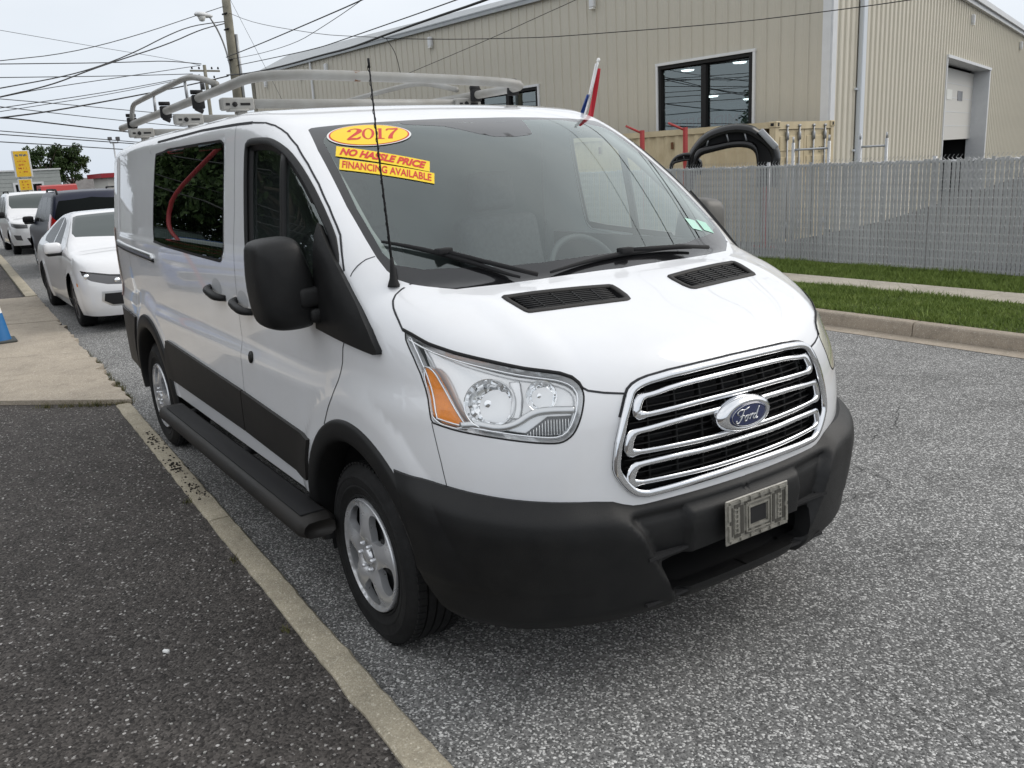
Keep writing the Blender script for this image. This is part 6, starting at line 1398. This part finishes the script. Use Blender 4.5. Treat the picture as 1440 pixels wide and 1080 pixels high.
# SUV seen from behind (nose away), and one facing us
SUV = dict(wb=-2.62, sr=-3.55, sfr=.90, sill=.26, trk=.77, rw=.34, mir=(-.62,1.10), mirmat=M['black'],
    top=[(-3.9,1.55),(-3.55,1.60),(-3.2,1.66),(-2.6,1.69),(-1.9,1.70),(-1.4,1.67),(-1.05,1.55),(-.6,1.22),(-.35,1.08),(.0,1.03),(.5,.95),(.8,.86),(1.0,.76)],
    wid=[(.2,.83),(.4,.88),(.7,.89),(.95,.875),(1.05,.85),(1.3,.78),(1.7,.66)], front=[(.2,.80),(.45,.87),(.7,.87),(.95,.78),(1.2,.5)], rear=[(.2,-3.42),(.6,-3.52),(.95,-3.50),(1.1,-3.47),(1.6,-3.22),(1.8,-3.05)],
    side=[('side_window:carglass', [(-.85,1.06),(-.83,1.12),(-1.15,1.45),(-1.45,1.56),(-1.50,1.07)]), ('side_window:carglass', [(-1.58,1.07),(-1.55,1.57),(-2.25,1.585),(-2.32,1.08)]), ('quarter_window:carglass', [(-2.40,1.09),(-2.36,1.58),(-2.85,1.56),(-3.0,1.40),(-3.02,1.10)]),
          ('@tail_lamp:redlens', [(-3.92,.74),(-3.26,.74),(-3.20,1.22),(-3.42,1.25),(-3.84,1.08)]), ('@rear_window:carglass', [(-3.70,1.06),(-3.62,1.50),(-5.2,1.56),(-5.2,1.03)]), ('@headlight:smoke', [(.20,.88),(.50,.85),(.80,.82),(.82,.72),(.50,.73),(.28,.79)]), ('@grille:gloss', [(.92,.82),(1.6,.82),(1.6,.66),(.96,.66)]),
          ('@lower_grille:black', [(.75,.46),(1.6,.46),(1.6,.30),(.8,.30)]), ('@fog_lamp:smoke', [(.34,.56),(.60,.54),(.62,.40),(.42,.42)]), ('@lower_trim:plastic', [(-5.2,.42),(-3.3,.42),(-3.28,.2),(-5.2,.2)])],
    topw=[('windshield:carws', [(-.58,-.1),(-.68,.66),(-.80,.70),(-1.22,.62),(-1.26,-.1)])],
    extra=[('roof_rail', 'black', tube([(-1.5,-.60,1.64),(-1.6,-.60,1.72),(-2.9,-.60,1.72),(-3.05,-.60,1.62)], .02, 6)), ('roof_rail', 'black', tube([(-1.5,.60,1.64),(-1.6,.60,1.72),(-2.9,.60,1.72),(-3.05,.60,1.62)], .02, 6)), ('rear_wiper', 'black', bbox((-3.42,0,1.08),(.05,.5,.03),.01,1))])
make_car('suv', 'dark blue SUV with red tail lamps parked tail out behind the white sedan', (-20.5,1.02,0), math.pi, M['blue'], SUV, M['alloy'])
make_car('suv', 'white SUV with black roof rails facing out beyond the dark blue SUV', (-25.7,.98,0), 0, M['sedan'], SUV, M['darkalloy'])
make_car('suv', 'charcoal car parked behind the slats of the grey fence', (-.4,12.6,float(gz(12.6))+.12), 0, M['charcoal'], SUV, M['alloy'])
# vehicles standing in the lot, mirrored in the van's side windows
make_car('sedan', 'blue sedan parked on the dealer lot facing the van', (-11.3,-3.75,.014), R(12), M['midblue'], SED, M['alloy'])
make_car('suv', 'charcoal SUV parked on the dealer lot beyond the blue sedan', (-17.5,-4.6,.014), R(12), M['charcoal'], SUV, M['alloy'])
def backdrop(label, loc, rz, Lh, seed):  # unseen foliage added so the van's windows mirror something dark
    r_ = np.random.default_rng(seed); t = thing('backdrop', label, 'backdrop', loc, rz); n = int(Lh*2600); q = np.stack([r_.uniform(0, Lh, n), r_.uniform(-.5, .5, n), r_.uniform(.05, 2.6, n)**1.0], 1); q[:, 2] *= (1+.12*np.sin(q[:, 0]*2.3)); a = r_.normal(size=(n,3)); a /= np.linalg.norm(a,axis=1,keepdims=True); b = np.cross(a, r_.normal(size=(n,3))); b /= np.linalg.norm(b,axis=1,keepdims=True); s_ = .09*r_.uniform(.6,1.3,(n,1)); V = np.stack([q-a*s_, q+b*s_*.5, q+a*s_, q-b*s_*.5], 1).reshape(-1, 3)
    fastmesh('foliage', V, np.arange(len(V)).reshape(-1, 4), M['leaf'], t)
    for x in np.arange(.4, Lh, .8): meshobj('stem', *tube([(x,0,0),(x+.1,.05,1.2),(x,0,2.2)], .03, 5), M['bark'], t)
backdrop('tall leafy hedge added unseen behind the lot to darken the window reflections', (-25,-4.6,0), R(-38), 17, 31)
fp = thing('curved_red_pole', 'tall curved red tube standing on the dealer lot before the blue sedan', 'pole', (-9.6,-3.05,0.))
meshobj('tube', *tube(smoothpoly([(0,0,0),(-.3,.17,1.26),(-.6,.31,1.6),(-.65,.33,2.04),(.1,.15,2.67),(.7,-.05,3.2)], 2, False), .032, 10), pmat('dark_red_tube', (.22,.015,.02), .5), fp); meshobj('foot', *lathe([(0,.04),(.2,.03),(.22,0)], 20, 'z'), M['black'], fp)
tree('reflection_tree', 'unseen broad tree mirrored in the van windows, behind the charcoal SUV', (-19,-7.6,0), 7.0, 8.0, 42000, 21, leaf=.12); tree('reflection_tree', 'second unseen broad tree mirrored in the van windows, beside the office', (-13.5,-11.0,0), 8.0, 9., 42000, 22, leaf=.12); tree('reflection_tree', 'far unseen tree mirrored in the van windows, at the back edge of the lot', (-23.5,-6.6,0), 6.5, 7., 36000, 23, leaf=.12)  # out-of-view trees, invented for the van's side windows to mirror
of = thing('sales_office', 'low white sales office with a dark door on the dealer lot', 'building', (-7,-15,0), R(15))
meshobj('wall', *box2((-5,-5,0),(5,0,3.2)), pmat('white_office_siding', (.6,.6,.58), .7), of, smooth=False); meshobj('roof', *box2((-5.3,-5.3,3.2),(5.3,.4,3.45)), M['trim'], of, smooth=False); meshobj('door', *box2((-1,0,.1),(.1,.05,2.2)), M['carglass'], of, smooth=False)
for x in (-3.6, 1.5): wn_ = meshobj('window', *box2((x,0,.9),(x+1.8,.05,2.2)), M['trim'], of, smooth=False); meshobj('pane', *box2((x+.1,.05,1.0),(x+1.7,.06,2.1)), M['carglass'], wn_, smooth=False)
# red truck cab down the street
rt = thing('red_truck', 'red truck cab standing behind the parked SUVs', 'truck', (-46,4.2,-.1))
RW = [(-1.6,.75),(-1.6,1.93),(-1.5,2.01),(-.2,2.01),(.0,1.95),(.45,1.15),(1.3,1.05),(1.45,.9),(1.45,.5),(-1.6,.5)]
cabm = meshobj('cab', *prism(RW, -.80, .80, 'xz'), M['red'], rt, smooth=False)
meshobj('windshield', [(.04,-.66,1.86),(.04,.66,1.86),(.44,.70,1.20),(.44,-.70,1.20)], [(3,2,1,0)], M['carws'], rt, smooth=False); meshobj('side_window', *box2((-1.1,-.81,1.18),(-.1,-.80,1.86)), M['carglass'], rt, smooth=False)
meshobj('bed', *box2((-4.2,-.85,.5),(-1.6,.85,1.15)), M['red'], rt, smooth=False)
for x in (.75, -3.2):
    for y in (-.75, .75): meshobj('wheel', *lathe([(0,-.1),(.2,-.1),(.36,-.1),(.38,-.05),(.38,.05),(.36,.1),(0,.1)], 24, 'y'), M['rubber'], rt, loc=(x,y,.48))
meshobj('mirror', *bbox((.1,-1.0,1.35),(.08,.18,.28),.02,1), M['black'], rt, smooth=False)
# clip-on flag on the far side of the van roof
fl = thing('car_flag', 'small red, white and blue flag clipped to the far side of the van', 'flag', (-.95,.875,1.885)); fl.rotation_euler = (R(-20), 0, 0)
meshobj('staff', *tube([(0,0,0),(-.012,.012,.40)], .006, 8), M['whiteink'], fl); meshobj('finial', *lathe([(0,.02),(.009,.012),(.010,0),(0,-.008)], 10, 'z'), M['whiteink'], fl, loc=(-.012,.012,.405))
def cloth(y0, y1, z0, z1, mat, nm):
    V, F = [], []
    for i in range(9):
        t = i/8
        for j in range(5):
            q = j/4; yy = y0[0]+(y0[1]-y0[0])*t; ye = y1[0]+(y1[1]-y1[0])*t; V.append((-.012*t+.012*math.sin(q*5+t*3), yy+(ye-yy)*q, z0+(z1-z0)*t))
    for i in range(8):
        for j in range(4): F.append((i*5+j, i*5+j+1, (i+1)*5+j+1, (i+1)*5+j))
    meshobj(nm, *comb([(V, F), (np.array(V)+[.0015,0,0], flipf(F))]), mat, fl)
cloth((.02,.008), (.075,.030), .03, .37, pmat('flag_red', (.50,.025,.04), .8), 'red_stripe'); cloth((-.015,.002), (.02,.008), .03, .39, pmat('flag_white', (.75,.75,.76), .8), 'white_stripe'); cloth((-.07,-.004), (-.015,.002), .0, .22, pmat('flag_blue', (.02,.06,.25), .8), 'blue_field')
WIRES = [
  (0,0.018,[(-23.98,0.48,4.97),(-25.46,2.3,5.36),(-27.08,4.52,6.1),(-28.77,7.08,7.1),(-29.48,8.22,7.54)]),
  (0,0.024,[(-23.0,0.27,4.21),(-24.46,1.85,4.62),(-25.43,2.98,4.99),(-26.57,4.34,5.57),(-27.65,5.66,6.25),(-28.47,6.72,6.7),(-29.5,8.16,7.03)]),
  (0,0.026,[(-22.0,0.15,3.92),(-23.4,1.47,4.32),(-24.43,2.49,4.76),(-25.41,3.49,5.16),(-27.26,5.52,5.92),(-28.6,7.01,6.61),(-29.52,8.1,6.96)]),
  (1,0.045,[(-58.81,3.9,8.95),(-61.75,9.97,9.44),(-62.8,12.58,9.67),(-63.54,14.63,9.85),(-64.4,17.13,9.78)]),
  (1,0.04,[(-58.82,3.77,8.2),(-62.44,10.98,8.71),(-64.58,16.48,9.12)]),
  (1,0.035,[(-51.87,2.93,6.49),(-53.95,4.99,7.07),(-59.45,10.97,8.39),(-64.43,17.02,9.68)]),
  (1,0.035,[(-51.88,2.84,5.96),(-58.79,10.11,7.45),(-64.45,16.94,9.06)]),
  (1,0.03,[(-51.88,2.81,5.78),(-58.78,10.08,7.3),(-64.45,16.94,9.01)]),
  (0,0.032,[(-24.0,0.24,3.58),(-25.13,1.59,3.8),(-27.42,4.68,4.46),(-28.76,6.72,4.92),(-29.55,8.01,5.24)]),
  (2,0.03,[(-24.0,0.24,3.58),(-24.53,0.64,3.59),(-26.55,2.15,3.52),(-30.43,5.34,3.38),(-35.29,9.74,3.24)]),
  (2,0.03,[(-46.9,2.46,5.99),(-49.02,5.62,5.88),(-51.7,10.3,5.62),(-54.34,15.86,5.31)]),
  (2,0.03,[(-46.9,2.4,5.64),(-49.01,5.19,5.43),(-51.65,9.14,5.14),(-54.73,14.57,4.77)]),
  (2,0.04,[(-56.88,3.09,5.09),(-59.48,11.01,4.34),(-60.53,16.08,3.8)]),
  (2,0.045,[(-56.88,3.05,4.9),(-59.42,10.77,4.25),(-60.54,16.08,3.75)]),
  (2,0.045,[(-56.89,2.98,4.49),(-58.24,6.62,4.21),(-59.21,9.86,3.92),(-60.55,16.03,3.42)]),
  (1,0.02,[(-56.79,4.01,10.52),(-60.6,9.89,10.22),(-63.0,14.28,9.97),(-64.4,17.11,9.68)]),
  (3,0.022,[(-29.55,8.02,5.86),(-25.5,7.74,5.71),(-19.36,7.31,5.54),(-16.36,7.09,5.46),(-11.62,6.68,5.37)]),
  (3,0.012,[(-29.53,8.07,5.78),(-25.9,7.94,5.51),(-22.34,7.8,5.37),(-20.25,7.66,5.44),(-17.54,7.46,5.56),(-14.78,7.2,5.75)]),
  (3,0.018,[(-29.45,8.32,5.58),(-23.59,8.1,5.23),(-21.21,8.01,5.1),(-19.09,7.91,5.06),(-13.14,7.59,4.94),(-9.98,7.33,4.89)]),
  (3,0.038,[(-29.56,7.97,5.27),(-27.25,7.98,5.07),(-23.82,8.0,4.94),(-21.23,8.0,4.9),(-19.22,8.0,4.83),(-17.23,7.98,4.86),(-14.72,7.94,4.87),(-12.52,7.88,4.85),(-9.69,7.71,4.87)]),
  (3,0.012,[(-29.47,8.26,7.31),(-26.35,8.05,6.49),(-20.72,7.84,5.37),(-18.82,7.79,5.06),(-16.75,7.74,4.74)]),
  (4,0.01,[(-29.44,8.34,7.81),(-26.59,8.34,5.17),(-25.2,8.35,3.84)]),
  (5,0.014,[(-16.75,7.73,4.72),(-15.64,8.95,4.58),(-14.16,10.34,4.46),(-13.65,10.76,4.44),(-10.79,12.71,4.34),(-9.14,13.53,4.33),(-7.5,14.15,4.32),(-6.16,14.53,4.35)]),
  (5,0.01,[(-18.32,9.05,4.1),(-14.69,9.4,4.5),(-12.98,9.5,4.7),(-11.83,9.55,4.82),(-10.76,9.56,4.94)]),
  (5,0.012,[(-16.73,7.78,4.72),(-16.83,8.06,4.41),(-17.05,8.25,3.95)]),
]
# ins [-9.03 13.38  4.3 ] [-25.43   7.73   6.34]
LAB = {0: ('black cable strung from the street-lamp pole across the left of the street', 'cables from the street-lamp pole'), 1: ('distant overhead cable running to the crossarm of the thin utility pole', 'cables to the far utility pole'), 2: ('low overhead cable crossing the street behind the parked SUVs', 'cables crossing the far street'), 3: ('overhead cable climbing from the street-lamp pole over the van', 'cables passing over the van'), 4: ('thin guy wire slanting down from the street-lamp pole', None), 5: ('thin service cable sagging in front of the warehouse wall', 'service cables before the warehouse')}
OWN = {19: 'thickest black cable bundle rising from the street-lamp pole over the van', 20: 'thin cable with a splice sagging from the street-lamp pole to the thick bundle', 24: 'short drop wire hanging from the thick bundle against the warehouse wall', 22: 'long thin cable strung level across the warehouse wall above its window', 15: 'very thin cable slanting down from high over the street to the far utility pole', 9: 'dark cable sloping down across the street behind the ladder rack', 0: 'uppermost cable running from the street lamp out across the street'}
def run_on(a, b, d):
    """carry a span on past b, levelling out towards the next pole"""
    v = np.array(b)-np.array(a); v /= np.linalg.norm(v); q = np.array(b)+v*d*.35; return [tuple(q), (q[0]+v[0]*d, q[1]+v[1]*d, q[2]+v[2]*d*.4)]
for i_, (k, r_, P) in enumerate(WIRES):
    P = list(P)
    if k in (0, 1, 2): P = run_on(P[1], P[0], 30)[::-1]+P
    if (k == 3 and i_ != 20) or i_ in (22, 23): P = P+run_on(P[-2], P[-1], 25)
    o = meshobj('guy_wire' if k == 4 else 'overhead_cable', *tube(smoothpoly(np.array(P), 2, False), r_*.68, 6), M['cable']); lb = OWN.get(i_); tag(o, lb or LAB[k][0], 'cable', None if lb else LAB[k][1])
